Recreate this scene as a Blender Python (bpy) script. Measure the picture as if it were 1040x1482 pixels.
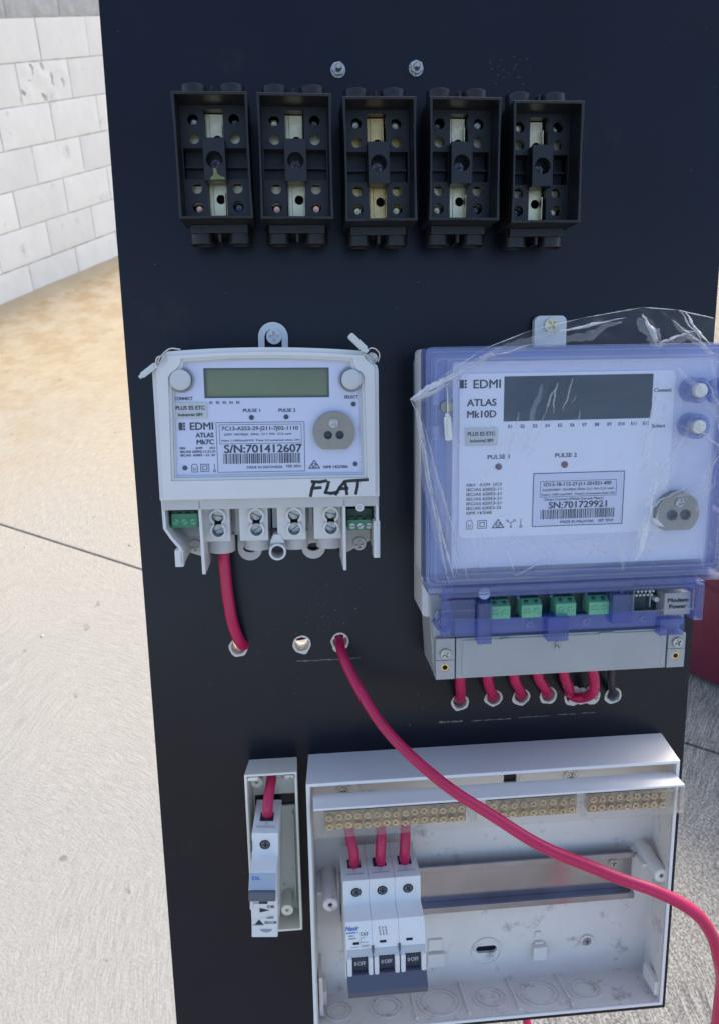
import bpy, math, random
from mathutils import Vector, Matrix, noise
from mathutils.geometry import tessellate_polygon
R = math.radians
random.seed(7)
S = bpy.context.scene
for o in list(bpy.data.objects): bpy.data.objects.remove(o)

# ------------------------------------------------------------------ camera
cd = bpy.data.cameras.new('camera'); cam = bpy.data.objects.new('camera', cd); S.collection.objects.link(cam); S.camera = cam
cam.matrix_world = Matrix(((0.998971, -0.045349, 0.0, 0), (0.026110, 0.575174, -0.817614, 0), (0.037078, 0.816773, 0.575767, 1.57), (0, 0, 0, 1)))
cd.sensor_fit = 'VERTICAL'; cd.sensor_height = 36.0; cd.sensor_width = 25.26; cd.lens = 26.405
cd.clip_start = 0.02; cd.clip_end = 600
cd.dof.use_dof = True; cd.dof.focus_distance = 0.47; cd.dof.aperture_fstop = 20

# ------------------------------------------------------------------ light: open shade in front, sun from behind the board
SUN = Vector((0.20, 0.72, 0.66)).normalized()
W = bpy.data.worlds.new('World'); S.world = W; W.use_nodes = True
nt = W.node_tree; bg = nt.nodes['Background']
sky = nt.nodes.new('ShaderNodeTexSky'); sky.sky_type = 'NISHITA'; sky.sun_disc = False
sky.sun_elevation = math.asin(SUN.z); sky.sun_rotation = math.atan2(SUN.x, SUN.y)
sky.altitude = 50; sky.air_density = 1.0; sky.dust_density = 3.2; sky.ozone_density = 0.6
nt.links.new(sky.outputs[0], bg.inputs[0]); bg.inputs[1].default_value = 0.15
sl = bpy.data.lights.new('sun', 'SUN'); sl.energy = 1.5; sl.angle = R(11); sl.color = (1.0, 0.93, 0.82)
so = bpy.data.objects.new('sun', sl); S.collection.objects.link(so)
so.rotation_euler = SUN.to_track_quat('Z', 'Y').to_euler(); so.location = (2, 2, 4)
S.view_settings.view_transform = 'Standard'; S.view_settings.look = 'None'; S.view_settings.gamma = 1.0
S.view_settings.exposure = 1.27; S.view_settings.use_curve_mapping = False
S.render.engine = 'CYCLES'
S.cycles.transparent_max_bounces = 24; S.cycles.max_bounces = 8; S.cycles.caustics_reflective = False; S.cycles.caustics_refractive = False
S.cycles.sample_clamp_indirect = 4

# ------------------------------------------------------------------ frame of the leaning board, millimetres
MM = 0.001
BO = Vector((0.0484, 0.4359, 1.2740))
BX = Vector((0.9934, 0.1137, 0.0166)); BY = Vector((-0.0614, 0.4031, 0.9131)); BZ = Vector((0.0971, -0.9081, 0.4074))
BM = Matrix(((BX.x, BY.x, BZ.x, BO.x), (BX.y, BY.y, BZ.y, BO.y), (BX.z, BY.z, BZ.z, BO.z), (0, 0, 0, 1)))

# ------------------------------------------------------------------ materials
def mat(name, col, rough=0.5, metal=0.0, col2=None, nscale=60, namt=0.5, bump=0.0, bscale=300, spec=0.5, coat=0.0, rvar=0.0, dirt=None, world=False):
    m = bpy.data.materials.new(name); m.use_nodes = True; t = m.node_tree; p = t.nodes['Principled BSDF']
    p.inputs['Base Color'].default_value = (*col, 1); p.inputs['Roughness'].default_value = rough
    p.inputs['Metallic'].default_value = metal; p.inputs['Specular IOR Level'].default_value = spec
    p.inputs['Coat Weight'].default_value = coat; p.inputs['Coat Roughness'].default_value = 0.08
    tc = t.nodes.new('ShaderNodeTexCoord')
    src = t.nodes.new('ShaderNodeNewGeometry').outputs['Position'] if world else tc.outputs['Object']
    last = None
    if col2 is not None:
        n = t.nodes.new('ShaderNodeTexNoise'); n.inputs['Scale'].default_value = nscale; n.inputs['Detail'].default_value = 6; n.inputs['Roughness'].default_value = 0.6
        t.links.new(src, n.inputs['Vector'])
        r = t.nodes.new('ShaderNodeValToRGB'); r.color_ramp.elements[0].position = 0.5 - namt * 0.4; r.color_ramp.elements[1].position = 0.5 + namt * 0.4
        r.color_ramp.elements[0].color = (*col, 1); r.color_ramp.elements[1].color = (*col2, 1)
        t.links.new(n.outputs['Fac'], r.inputs[0]); last = r.outputs[0]
        t.links.new(last, p.inputs['Base Color'])
    if dirt is not None:   # sparse specks and smudges: (colour, scale, threshold)
        dc, ds, th = dirt
        n = t.nodes.new('ShaderNodeTexNoise'); n.inputs['Scale'].default_value = ds; n.inputs['Detail'].default_value = 8; n.inputs['Roughness'].default_value = 0.7
        t.links.new(src, n.inputs['Vector'])
        r = t.nodes.new('ShaderNodeValToRGB'); r.color_ramp.elements[0].position = th; r.color_ramp.elements[1].position = th + 0.12
        r.color_ramp.elements[0].color = (0, 0, 0, 1); r.color_ramp.elements[1].color = (1, 1, 1, 1)
        t.links.new(n.outputs['Fac'], r.inputs[0])
        mx = t.nodes.new('ShaderNodeMix'); mx.data_type = 'RGBA'
        t.links.new(r.outputs[0], mx.inputs[0])
        if last: t.links.new(last, mx.inputs[6])
        else: mx.inputs[6].default_value = (*col, 1)
        mx.inputs[7].default_value = (*dc, 1)
        t.links.new(mx.outputs[2], p.inputs['Base Color']); last = mx.outputs[2]
    if rvar:
        n = t.nodes.new('ShaderNodeTexNoise'); n.inputs['Scale'].default_value = nscale * 0.7; n.inputs['Detail'].default_value = 4
        t.links.new(src, n.inputs['Vector'])
        mr = t.nodes.new('ShaderNodeMapRange'); mr.inputs[1].default_value = 0.3; mr.inputs[2].default_value = 0.7
        mr.inputs[3].default_value = max(0.02, rough - rvar); mr.inputs[4].default_value = rough + rvar
        t.links.new(n.outputs['Fac'], mr.inputs[0]); t.links.new(mr.outputs[0], p.inputs['Roughness'])
    if bump:
        n = t.nodes.new('ShaderNodeTexNoise'); n.inputs['Scale'].default_value = bscale; n.inputs['Detail'].default_value = 5
        t.links.new(src, n.inputs['Vector'])
        b = t.nodes.new('ShaderNodeBump'); b.inputs['Strength'].default_value = bump; b.inputs['Distance'].default_value = 0.001
        t.links.new(n.outputs['Fac'], b.inputs['Height']); t.links.new(b.outputs[0], p.inputs['Normal'])
    return m

def clear_mat(name, tint, body=None, bodyamt=0.0, rough=0.08, ior=1.45, bump=0.0, bscale=80, trans=None):
    """see-through plastic: tinted transparency + a milky share + a surface reflection"""
    m = bpy.data.materials.new(name); m.use_nodes = True; t = m.node_tree
    for n in list(t.nodes): t.nodes.remove(n)
    out = t.nodes.new('ShaderNodeOutputMaterial'); tr = t.nodes.new('ShaderNodeBsdfTransparent'); tr.inputs[0].default_value = (*tint, 1)
    gl = t.nodes.new('ShaderNodeBsdfGlossy'); gl.inputs['Roughness'].default_value = rough
    f0 = ((ior - 1) / (ior + 1)) ** 2      # Schlick curve on the facing angle, the same from both sides of a thin sheet
    fr = t.nodes.new('ShaderNodeLayerWeight'); fr.inputs['Blend'].default_value = 0.5
    pw = t.nodes.new('ShaderNodeMath'); pw.operation = 'POWER'; pw.inputs[1].default_value = 4.0; t.links.new(fr.outputs['Facing'], pw.inputs[0])
    mu = t.nodes.new('ShaderNodeMath'); mu.operation = 'MULTIPLY_ADD'; mu.inputs[1].default_value = 1 - f0; mu.inputs[2].default_value = f0; t.links.new(pw.outputs[0], mu.inputs[0])
    cur = tr.outputs[0]
    if body:
        df = t.nodes.new('ShaderNodeBsdfDiffuse'); df.inputs[0].default_value = (*body, 1)
        tl = t.nodes.new('ShaderNodeBsdfTranslucent'); tl.inputs[0].default_value = (*body, 1)
        m0 = t.nodes.new('ShaderNodeMixShader'); m0.inputs[0].default_value = 0.4; t.links.new(df.outputs[0], m0.inputs[1]); t.links.new(tl.outputs[0], m0.inputs[2])
        m1 = t.nodes.new('ShaderNodeMixShader'); m1.inputs[0].default_value = bodyamt; t.links.new(cur, m1.inputs[1]); t.links.new(m0.outputs[0], m1.inputs[2]); cur = m1.outputs[0]
    m2 = t.nodes.new('ShaderNodeMixShader'); t.links.new(mu.outputs[0], m2.inputs[0]); t.links.new(cur, m2.inputs[1]); t.links.new(gl.outputs[0], m2.inputs[2])
    if bump:
        tc = t.nodes.new('ShaderNodeTexCoord'); n = t.nodes.new('ShaderNodeTexNoise'); n.inputs['Scale'].default_value = bscale; n.inputs['Detail'].default_value = 4; n.inputs['Distortion'].default_value = 1.2
        t.links.new(tc.outputs['Object'], n.inputs['Vector'])
        b = t.nodes.new('ShaderNodeBump'); b.inputs['Strength'].default_value = bump; b.inputs['Distance'].default_value = 0.002
        t.links.new(n.outputs['Fac'], b.inputs['Height']); t.links.new(b.outputs[0], gl.inputs['Normal']); t.links.new(b.outputs[0], fr.inputs['Normal'])
    t.links.new(m2.outputs[0], out.inputs[0])
    return m

M = {}
M['board'] = mat('black_laminate', (0.0018, 0.0028, 0.010), 0.33, col2=(0.0030, 0.0042, 0.014), nscale=9, bump=0.05, bscale=900, rvar=0.09, dirt=((0.013, 0.013, 0.014), 13, 0.60), spec=0.34)
M['chip'] = mat('raw_particle_board', (0.62, 0.58, 0.50), 0.9, col2=(0.74, 0.71, 0.64), nscale=500, bump=0.5, bscale=900)
M['scuff'] = mat('scuffed_laminate', (0.05, 0.045, 0.04), 0.8, col2=(0.30, 0.26, 0.20), nscale=350, namt=0.6)
M['blackpl'] = mat('black_plastic', (0.0055, 0.006, 0.0085), 0.40, col2=(0.009, 0.0095, 0.012), nscale=90, bump=0.08, bscale=700, rvar=0.08, dirt=((0.06, 0.055, 0.045), 210, 0.72))
M['brasspale'] = mat('pale_brass', (0.80, 0.72, 0.50), 0.38, 0.7, col2=(0.62, 0.54, 0.34), nscale=120, bump=0.15, bscale=400)
M['brassgold'] = mat('gold_brass', (0.78, 0.58, 0.26), 0.38, 0.7, col2=(0.60, 0.43, 0.18), nscale=150, bump=0.15, bscale=500)
M['brassbar'] = mat('neutral_brass', (0.44, 0.34, 0.18), 0.32, 0.9, col2=(0.22, 0.165, 0.09), nscale=250)
M['brassscrew'] = mat('brass_screw_head', (0.78, 0.64, 0.38), 0.26, 0.95, col2=(0.48, 0.37, 0.2), nscale=400, bump=0.5, bscale=900)
M['copper'] = mat('copper', (0.70, 0.40, 0.30), 0.3, 0.9)
M['steel'] = mat('zinc_steel', (0.56, 0.55, 0.53), 0.32, 0.9, col2=(0.33, 0.32, 0.31), nscale=420, bump=0.5, bscale=900)
M['darksteel'] = mat('dark_steel', (0.20, 0.21, 0.23), 0.3, 0.8, col2=(0.07, 0.08, 0.1), nscale=500, bump=0.6, bscale=900)
M['thread'] = mat('screw_thread_metal', (0.62, 0.56, 0.46), 0.35, 0.45)
M['shadowmetal'] = mat('black_recess', (0.006, 0.006, 0.008), 0.7)
M['yellow'] = mat('yellow_paint', (0.25, 0.28, 0.09), 0.6, col2=(0.12, 0.13, 0.06), nscale=260)
M['meter'] = mat('grey_white_polycarbonate', (0.66, 0.655, 0.65), 0.38, col2=(0.70, 0.695, 0.685), nscale=25, bump=0.04, bscale=600, dirt=((0.45, 0.43, 0.40), 160, 0.72))
M['meterbase'] = mat('light_grey_plastic', (0.52, 0.52, 0.52), 0.45, col2=(0.56, 0.56, 0.55), nscale=40, bump=0.05, bscale=600, dirt=((0.33, 0.31, 0.28), 140, 0.70))
M['panel'] = mat('meter_face_print', (0.77, 0.79, 0.92), 0.45)
M['groove'] = mat('groove_grey', (0.30, 0.32, 0.38), 0.4)
M['pane'] = clear_mat('clear_pane', (0.97, 0.975, 0.99), rough=0.05, ior=1.35)
M['lcd1'] = mat('olive_lcd', (0.25, 0.275, 0.085), 0.12, col2=(0.12, 0.145, 0.07), nscale=14, namt=0.8)
M['lcdframe'] = mat('lcd_frame', (0.06, 0.075, 0.05), 0.3)
M['lcd2'] = mat('slate_lcd', (0.006, 0.013, 0.021), 0.3)
M['ink'] = mat('black_ink', (0.022, 0.023, 0.035), 0.6)
M['inkgrey'] = mat('grey_ink', (0.10, 0.105, 0.13), 0.6)
M['bluepr'] = mat('blue_ink', (0.03, 0.16, 0.50), 0.5)
M['sticker'] = mat('cream_sticker', (0.66, 0.66, 0.62), 0.5)
M['button'] = mat('grey_button', (0.56, 0.57, 0.58), 0.4)
M['led'] = mat('dark_led', (0.03, 0.03, 0.05), 0.2)
M['redled'] = mat('red_led', (0.16, 0.04, 0.04), 0.2)
M['disk'] = mat('optical_port_steel', (0.30, 0.265, 0.225), 0.42, 0.75, col2=(0.26, 0.24, 0.21), nscale=200)
M['marker'] = mat('marker_ink', (0.008, 0.008, 0.012), 0.35)
M['green'] = mat('green_terminal', (0.045, 0.22, 0.11), 0.4, col2=(0.06, 0.27, 0.14), nscale=150)
M['green2'] = mat('mint_terminal', (0.13, 0.42, 0.24), 0.4, col2=(0.16, 0.47, 0.28), nscale=150)
M['darkgreen'] = mat('dark_green_socket', (0.008, 0.04, 0.025), 0.5)
M['pcb'] = mat('dark_circuit_board', (0.008, 0.035, 0.035), 0.35)
M['module'] = mat('lilac_grey_module', (0.74, 0.76, 0.86), 0.5)
M['label2'] = mat('pale_lilac_label', (0.90, 0.91, 0.96), 0.45)
M['rating'] = mat('rating_label', (0.74, 0.76, 0.88), 0.5)
M['base2'] = mat('mid_grey_plastic', (0.36, 0.365, 0.36), 0.5, col2=(0.40, 0.405, 0.40), nscale=30, bump=0.05, bscale=500, dirt=((0.25, 0.24, 0.22), 120, 0.70))
M['lid'] = clear_mat('violet_clear_lid', (0.97, 0.973, 0.996), (0.55, 0.60, 0.90), 0.016, 0.10, 1.3)
M['lidedge'] = clear_mat('violet_lid_edge', (0.78, 0.82, 0.975), (0.38, 0.43, 0.72), 0.16, 0.14, 1.5, bump=0.15, bscale=120)
M['tcover'] = clear_mat('violet_terminal_cover', (0.62, 0.69, 0.97), (0.20, 0.26, 0.68), 0.18, 0.12, 1.5)
M['film'] = clear_mat('clear_film', (0.985, 0.988, 0.99), (0.88, 0.9, 0.93), 0.022, 0.15, 1.42, bump=1.0, bscale=60)
M['filmfold'] = clear_mat('whitened_film_fold', (0.95, 0.95, 0.97), (0.95, 0.95, 0.97), 0.50, 0.12, 1.7, bump=0.6, bscale=200)
M['filmhaze'] = clear_mat('hazy_film_fold', (0.96, 0.965, 0.98), (0.92, 0.93, 0.96), 0.13, 0.22, 1.6, bump=1.0, bscale=120)
M['filmfold2'] = clear_mat('bunched_film', (0.92, 0.92, 0.95), (0.95, 0.95, 0.97), 0.75, 0.12, 1.7, bump=0.8, bscale=160)
M['clearcover'] = clear_mat('clear_cover', (0.96, 0.96, 0.95), (0.8, 0.8, 0.8), 0.09, 0.08, 1.45, bump=0.2, bscale=120)
M['red'] = mat('red_cable_sheath', (0.46, 0.009, 0.070), 0.36, col2=(0.52, 0.013, 0.09), nscale=60, bump=0.12, bscale=160, rvar=0.12, dirt=((0.40, 0.08, 0.12), 75, 0.66))
M['blackcable'] = mat('black_cable_sheath', (0.02, 0.021, 0.03), 0.4)
M['white'] = mat('white_enclosure', (0.76, 0.75, 0.74), 0.38, col2=(0.79, 0.78, 0.77), nscale=20, bump=0.04, bscale=500)
M['whitein'] = mat('dusty_white_enclosure', (0.72, 0.665, 0.615), 0.5, col2=(0.79, 0.74, 0.70), nscale=22, bump=0.06, bscale=400, dirt=((0.40, 0.36, 0.32), 48, 0.57))
M['ivory'] = mat('ivory_enclosure', (0.76, 0.73, 0.62), 0.42, col2=(0.83, 0.80, 0.71), nscale=30, dirt=((0.42, 0.38, 0.28), 90, 0.62))
M['mcb'] = mat('breaker_white', (0.70, 0.71, 0.71), 0.36, col2=(0.74, 0.75, 0.75), nscale=60)
M['mcbgrey'] = mat('breaker_light_grey', (0.45, 0.47, 0.50), 0.4)
M['dlgrey'] = mat('breaker_blue_grey', (0.36, 0.41, 0.48), 0.35)
M['slate'] = mat('slate_blue_toggle', (0.075, 0.085, 0.125), 0.36)
M['toggle'] = mat('dark_toggle', (0.022, 0.028, 0.05), 0.35)
M['tprint'] = mat('pale_print', (0.45, 0.47, 0.55), 0.5)
M['rail'] = mat('zinc_rail', (0.40, 0.40, 0.45), 0.20, 0.95, col2=(0.31, 0.30, 0.34), nscale=30)
M['seal'] = mat('seal_metal', (0.60, 0.585, 0.54), 0.36, 0.8, bump=0.3, bscale=900)
M['galv'] = mat('galvanised_stand', (0.4, 0.41, 0.42), 0.45, 0.7)

# ------------------------------------------------------------------ geometry collector (millimetres)
class G:
    def __init__(s): s.v = []; s.f = []
    def add(s, vs, fs, X=None):
        n = len(s.v)
        s.v += [tuple(X @ Vector(p)) if X else tuple(p) for p in vs]; s.f += [tuple(i + n for i in f) for f in fs]; return s
    def box(s, x0, x1, y0, y1, z0, z1, X=None):
        v = [(x, y, z) for z in (z0, z1) for y in (y0, y1) for x in (x0, x1)]
        return s.add(v, [(0, 2, 3, 1), (4, 5, 7, 6), (0, 1, 5, 4), (2, 6, 7, 3), (0, 4, 6, 2), (1, 3, 7, 5)], X)
    def prism(s, outer, z0, z1, holes=(), X=None, flat=False):
        loops = [[Vector((p[0], p[1], 0)) for p in L] for L in (outer, *holes)]
        tri = tessellate_polygon(loops); pts = [p for L in loops for p in L]; n = len(pts)
        if flat:
            fs = []
            for t in tri:
                a, b, c = (pts[i] for i in t)
                fs.append(tuple(t) if (b - a).cross(c - a).z > 0 else tuple(reversed(t)))
            return s.add([(p.x, p.y, z1) for p in pts], fs, X)
        vs = [(p.x, p.y, z0) for p in pts] + [(p.x, p.y, z1) for p in pts]; fs = []
        for t in tri:
            a, b, c = (pts[i] for i in t); up = (b - a).cross(c - a).z > 0; t = tuple(t) if up else tuple(reversed(t))
            fs.append(tuple(i + n for i in t)); fs.append(tuple(reversed(t)))
        k = 0
        for li, L in enumerate(loops):
            m = len(L); area = sum(L[i].x * L[(i + 1) % m].y - L[(i + 1) % m].x * L[i].y for i in range(m))
            ccw = (area > 0) == (li == 0)
            for i in range(m):
                a, b = k + i, k + (i + 1) % m
                fs.append((a, b, b + n, a + n) if ccw else (b, a, a + n, b + n))
            k += m
        return s.add(vs, fs, X)
    def lathe(s, prof, seg=24, X=None, cap=True):   # prof: (r, z) from bottom to top
        vs = []; fs = []
        for r, z in prof:
            for i in range(seg):
                a = 2 * math.pi * i / seg; vs.append((r * math.cos(a), r * math.sin(a), z))
        for j in range(len(prof) - 1):
            for i in range(seg):
                k = (i + 1) % seg; fs.append((j * seg + i, j * seg + k, (j + 1) * seg + k, (j + 1) * seg + i))
        if cap:
            fs.append(tuple(reversed(range(seg)))); fs.append(tuple(range((len(prof) - 1) * seg, len(prof) * seg)))
        return s.add(vs, fs, X)
    def cyl(s, x, y, r, z0, z1, seg=24, X=None):
        T = Matrix.Translation((x, y, 0)); return s.lathe([(r, z0), (r, z1)], seg, (X @ T) if X else T)
    def ring(s, x, y, ro, ri, z0, z1, seg=24, X=None):
        T = Matrix.Translation((x, y, 0)); T = (X @ T) if X else T
        vs = []; fs = []
        for r, z in ((ro, z0), (ro, z1), (ri, z1), (ri, z0)):
            for i in range(seg):
                a = 2 * math.pi * i / seg; vs.append((r * math.cos(a), r * math.sin(a), z))
        for j in range(4):
            j2 = (j + 1) % 4
            for i in range(seg):
                k = (i + 1) % seg; fs.append((j * seg + i, j * seg + k, j2 * seg + k, j2 * seg + i))
        return s.add(vs, fs, T)
    def tube(s, pts, r, seg=14, n=8, cap=True, kink=0.0):
        P = spline(pts, n)
        if kink: P = [p + Vector((noise.noise(p * .03), noise.noise(p * .03 + Vector((5, 5, 5))), 0)) * kink for p in P]
        rr = r if callable(r) else (lambda t: r)
        vs = []; fs = []; up = Vector((0.3, 0.5, 1)).normalized(); prev = None
        for i, p in enumerate(P):
            d = (P[min(i + 1, len(P) - 1)] - P[max(i - 1, 0)]).normalized()
            if prev is None: a = d.cross(up).normalized()
            else: a = (prev - d * prev.dot(d)).normalized()
            b = d.cross(a); prev = a; q = rr(i / (len(P) - 1))
            for k in range(seg):
                t = 2 * math.pi * k / seg; vs.append(tuple(p + a * (q * math.cos(t)) + b * (q * math.sin(t))))
        for i in range(len(P) - 1):
            for k in range(seg):
                l = (k + 1) % seg; fs.append((i * seg + k, i * seg + l, (i + 1) * seg + l, (i + 1) * seg + k))
        if cap: fs.append(tuple(reversed(range(seg)))); fs.append(tuple(range((len(P) - 1) * seg, len(P) * seg)))
        return s.add(vs, fs)

def spline(pts, n=8):
    P = [Vector(p) for p in pts]
    if len(P) < 3: return [P[0].lerp(P[-1], i / n) for i in range(n + 1)]
    Q = [P[0] * 2 - P[1]] + P + [P[-1] * 2 - P[-2]]; out = []
    for i in range(1, len(Q) - 2):
        a, b, c, d = Q[i - 1:i + 3]
        for k in range(n):
            t = k / n
            out.append(0.5 * ((2 * b) + (c - a) * t + (2 * a - 5 * b + 4 * c - d) * t * t + (3 * b - a - 3 * c + d) * t ** 3))
    out.append(P[-1]); return out
def circ(x, y, r, n=20, a0=0, a1=360, ry=None):
    full = (a1 - a0) == 360; m = n if full else n + 1
    return [(x + r * math.cos(R(a0 + (a1 - a0) * i / n)), y + (ry or r) * math.sin(R(a0 + (a1 - a0) * i / n))) for i in range(m)]
def rrect(x0, x1, y0, y1, r, n=5):
    return circ(x1 - r, y1 - r, r, n, 0, 90) + circ(x0 + r, y1 - r, r, n, 90, 180) + circ(x0 + r, y0 + r, r, n, 180, 270) + circ(x1 - r, y0 + r, r, n, 270, 360)
def rect(x0, x1, y0, y1): return [(x0, y0), (x1, y0), (x1, y1), (x0, y1)]
AX_Y = Matrix.Rotation(R(-90), 4, 'X')      # local z of a lathe turned to +y

def make(name, g, m, parent=None, bevel=0, seg=2, smooth=35, scale=MM, label=None, stuff=False, mats=None):
    me = bpy.data.meshes.new(name); me.from_pydata([tuple(c * scale for c in p) for p in g.v], [], g.f); me.validate(); me.update()
    me.materials.append(m)
    me.shade_smooth(); me.set_sharp_from_angle(angle=R(smooth))
    o = bpy.data.objects.new(name, me); S.collection.objects.link(o)
    if parent: o.parent = parent
    if bevel:
        b = o.modifiers.new('bevel', 'BEVEL'); b.width = bevel * scale; b.segments = seg; b.limit_method = 'ANGLE'; b.angle_limit = R(40); b.harden_normals = True
    if label: o['label'] = label
    if stuff: o['kind'] = 'stuff'
    return o
def pieces(name, g, m, parent=None, **k):
    """one object per loose piece of the collector"""
    par = list(range(len(g.v)))
    def find(a):
        while par[a] != a: par[a] = par[par[a]]; a = par[a]
        return a
    for f in g.f:
        for i in f[1:]: par[find(i)] = find(f[0])
    grp = {}
    for f in g.f: grp.setdefault(find(f[0]), []).append(f)
    for fs in grp.values():
        ids = sorted({i for f in fs for i in f}); mp = {a: b for b, a in enumerate(ids)}
        q = G(); q.v = [g.v[i] for i in ids]; q.f = [tuple(mp[i] for i in f) for f in fs]; make(name, q, m, parent, **k)
def tag(o, label, cat, group=None):
    o['label'] = label; o['category'] = cat
    if group: o['group'] = group
    return o
def thing(name, u, v, z=0, rot=0, roty=0, label='', cat='', group=None):
    o = bpy.data.objects.new(name, None); S.collection.objects.link(o); o.empty_display_size = 0.02
    o.matrix_world = BM @ Matrix.Translation((u * MM, v * MM, z * MM)) @ Matrix.Rotation(R(rot), 4, 'Z') @ Matrix.Rotation(R(roty), 4, 'Y')
    tag(o, label, cat, group); return o
def onboard(o): o.matrix_world = BM.copy(); return o
def copytree(o, parent=None):
    c = o.copy(); S.collection.objects.link(c)
    if parent: c.parent = parent
    for ch in list(o.children): copytree(ch, c)
    return c

# lettering: flat printed text from the built-in font
_cap = {}
def text(g, s, x, y, h, w=None, z=0.0, bold=0.0, align='C', shear=0.0, X=None):
    cu = bpy.data.curves.new('t', 'FONT'); cu.body = s; cu.size = 1.0; cu.resolution_u = 3; cu.shear = shear
    ob = bpy.data.objects.new('t', cu); S.collection.objects.link(ob)
    dg = bpy.context.evaluated_depsgraph_get(); me = bpy.data.meshes.new_from_object(ob.evaluated_get(dg))
    vs = [v.co.copy() for v in me.vertices]; fs = [tuple(p.vertices) for p in me.polygons]
    bpy.data.objects.remove(ob); bpy.data.curves.remove(cu); bpy.data.meshes.remove(me)
    if not vs: return
    x0 = min(v.x for v in vs); x1 = max(v.x for v in vs); k = h / 0.70; kx = (w / (x1 - x0)) if w else k
    off = {'C': (x0 + x1) / 2, 'L': x0, 'R': x1}[align]
    d = (0.012 + 0.55 * bold) * h * 1.6        # stroke weight: overprinted passes a hair apart
    for i, (dx, dy) in enumerate(((0, 0), (-d, 0), (d, 0), (0, d * .6), (0, -d * .6)) if d else ((0, 0),)):
        g.add([((v.x - off) * kx + x + dx, (v.y - 0.35) * k + y + dy, z + i * 0.012) for v in vs], fs, X)
def frame2d(g, x0, x1, y0, y1, t, z): g.prism(rect(x0, x1, y0, y1), z, z, [rect(x0 + t, x1 - t, y0 + t, y1 - t)], flat=True)
def stroke(g, pts, w, z0, z1, closed=False):
    P = [Vector((a, b)) for a, b in pts]; 
    if closed: P = P + [P[0]]
    for a, b in zip(P, P[1:]):
        d = (b - a).normalized(); n = Vector((-d.y, d.x)) * w / 2; e = d * w * 0.35
        q = [a - e + n, a - e - n, b + e - n, b + e + n]
        g.prism([(p.x, p.y) for p in q], z0, z1, flat=(z0 == z1))
def barcode(g, x0, x1, y0, y1, z):
    rnd = random.Random(3); x = x0
    while x < x1 - 1:
        w = rnd.choice((0.28, 0.28, 0.55, 0.8)); g.prism(rect(x, x + w, y0, y1), z, z, flat=True); x += w + rnd.choice((0.3, 0.35, 0.6))
def icons(g, items, z, s=1.0):
    for kind, x, y in items:
        if kind == 'li':
            stroke(g, [(x - 1.9 * s, y - 2.6 * s), (x + 1.9 * s, y - 2.6 * s), (x + 1.9 * s, y + 1.6 * s), (x + .9 * s, y + 2.6 * s), (x - .9 * s, y + 2.6 * s), (x - 1.9 * s, y + 1.6 * s)], .35 * s, z, z, True); text(g, 'Li', x, y - .4 * s, 2 * s, z=z)
        if kind == 'sq': frame2d(g, x - 2.9 * s, x + 2.9 * s, y - 2.6 * s, y + 2.6 * s, .38 * s, z); frame2d(g, x - 1.6 * s, x + 1.6 * s, y - 1.4 * s, y + 1.4 * s, .38 * s, z)
        if kind == 'probe': stroke(g, [(x, y + 2.6 * s), (x, y - 1.4 * s)], .35 * s, z, z); g.prism(circ(x, y - 2.1 * s, .9 * s, 12), z, z, [circ(x, y - 2.1 * s, .5 * s, 12)], flat=True)
        if kind == 'tri':
            stroke(g, [(x - 3.6 * s, y - 2.4 * s), (x + 3.6 * s, y - 2.4 * s), (x, y + 2.8 * s)], .55 * s, z, z, True)
            g.prism(circ(x, y - .7 * s, 1.6 * s, 14), z, z, [circ(x, y - .7 * s, 1.25 * s, 14)], flat=True); stroke(g, [(x - .9 * s, y - .7 * s), (x - .2 * s, y - 1.4 * s), (x + 1.3 * s, y + .4 * s)], .4 * s, z, z)
        if kind == 'wye':
            for a, b in ((-2.2, 1.6), (2.2, 1.6), (0, -2.2)):
                stroke(g, [(x, y), (x + a * .7 * s, y + b * .7 * s)], .35 * s, z, z); g.prism(circ(x + a * s, y + b * s, .75 * s, 10), z, z, [circ(x + a * s, y + b * s, .4 * s, 10)], flat=True)
def logo(g, x, y, h, z):
    w = h * 0.5; g.prism(rect(x, x + w, y - h / 2, y + h / 2), z, z, flat=True)
    q = h * 0.26
    for k in (-1, 0, 1): g.prism(rect(x + w + q * .35, x + w + q * 1.25, y + k * h * .36 - q / 2, y + k * h * .36 + q / 2), z, z, flat=True)

def screw_geo(r, h, cross=True, ang=0.0):
    """domed screw head with a real recessed drive"""
    g = G(); w = r * 0.17; l = r * 0.66
    if cross: drv = [(w, l), (-w, l), (-w, w), (-l, w), (-l, -w), (-w, -w), (-w, -l), (w, -l), (w, -w), (l, -w), (l, w), (w, w)]
    else: drv = [(r * .93, w), (-r * .93, w), (-r * .93, -w), (r * .93, -w)]
    X = Matrix.Rotation(ang, 4, 'Z')
    n = 22
    g.lathe([(r, 0), (r, h * .45), (r * .97, h * .6)], n, cap=False)
    g.prism(circ(0, 0, r * .97, n), h * .1, h * .6, [drv], X=X)
    g.prism(drv, h * .05, h * .12, X=X)
    return g
def screw(parent, x, y, z, r=3, h=2.2, cross=True, m=None, ang=None, name='screw'):
    o = make(name, screw_geo(r, h, cross, random.uniform(-.7, .7) if ang is None else ang), m or M['steel'], parent)
    o.location = (x * MM, y * MM, z * MM); return o

# ================================================================== THE SETTING
AD = Vector((0.3543, 0.9351, 0)); AN = Vector((0.9351, -0.3543, 0)); AP = Vector((-2.061, 4.038, 0))   # along the wall, away from it, its foot
WM = Matrix(((AD.x, AN.x, 0, AP.x), (AD.y, AN.y, 0, AP.y), (0, 0, 1, 0), (0, 0, 0, 1)))
def nodes(m): m.use_nodes = True; return m.node_tree, m.node_tree.nodes['Principled BSDF']

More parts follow.
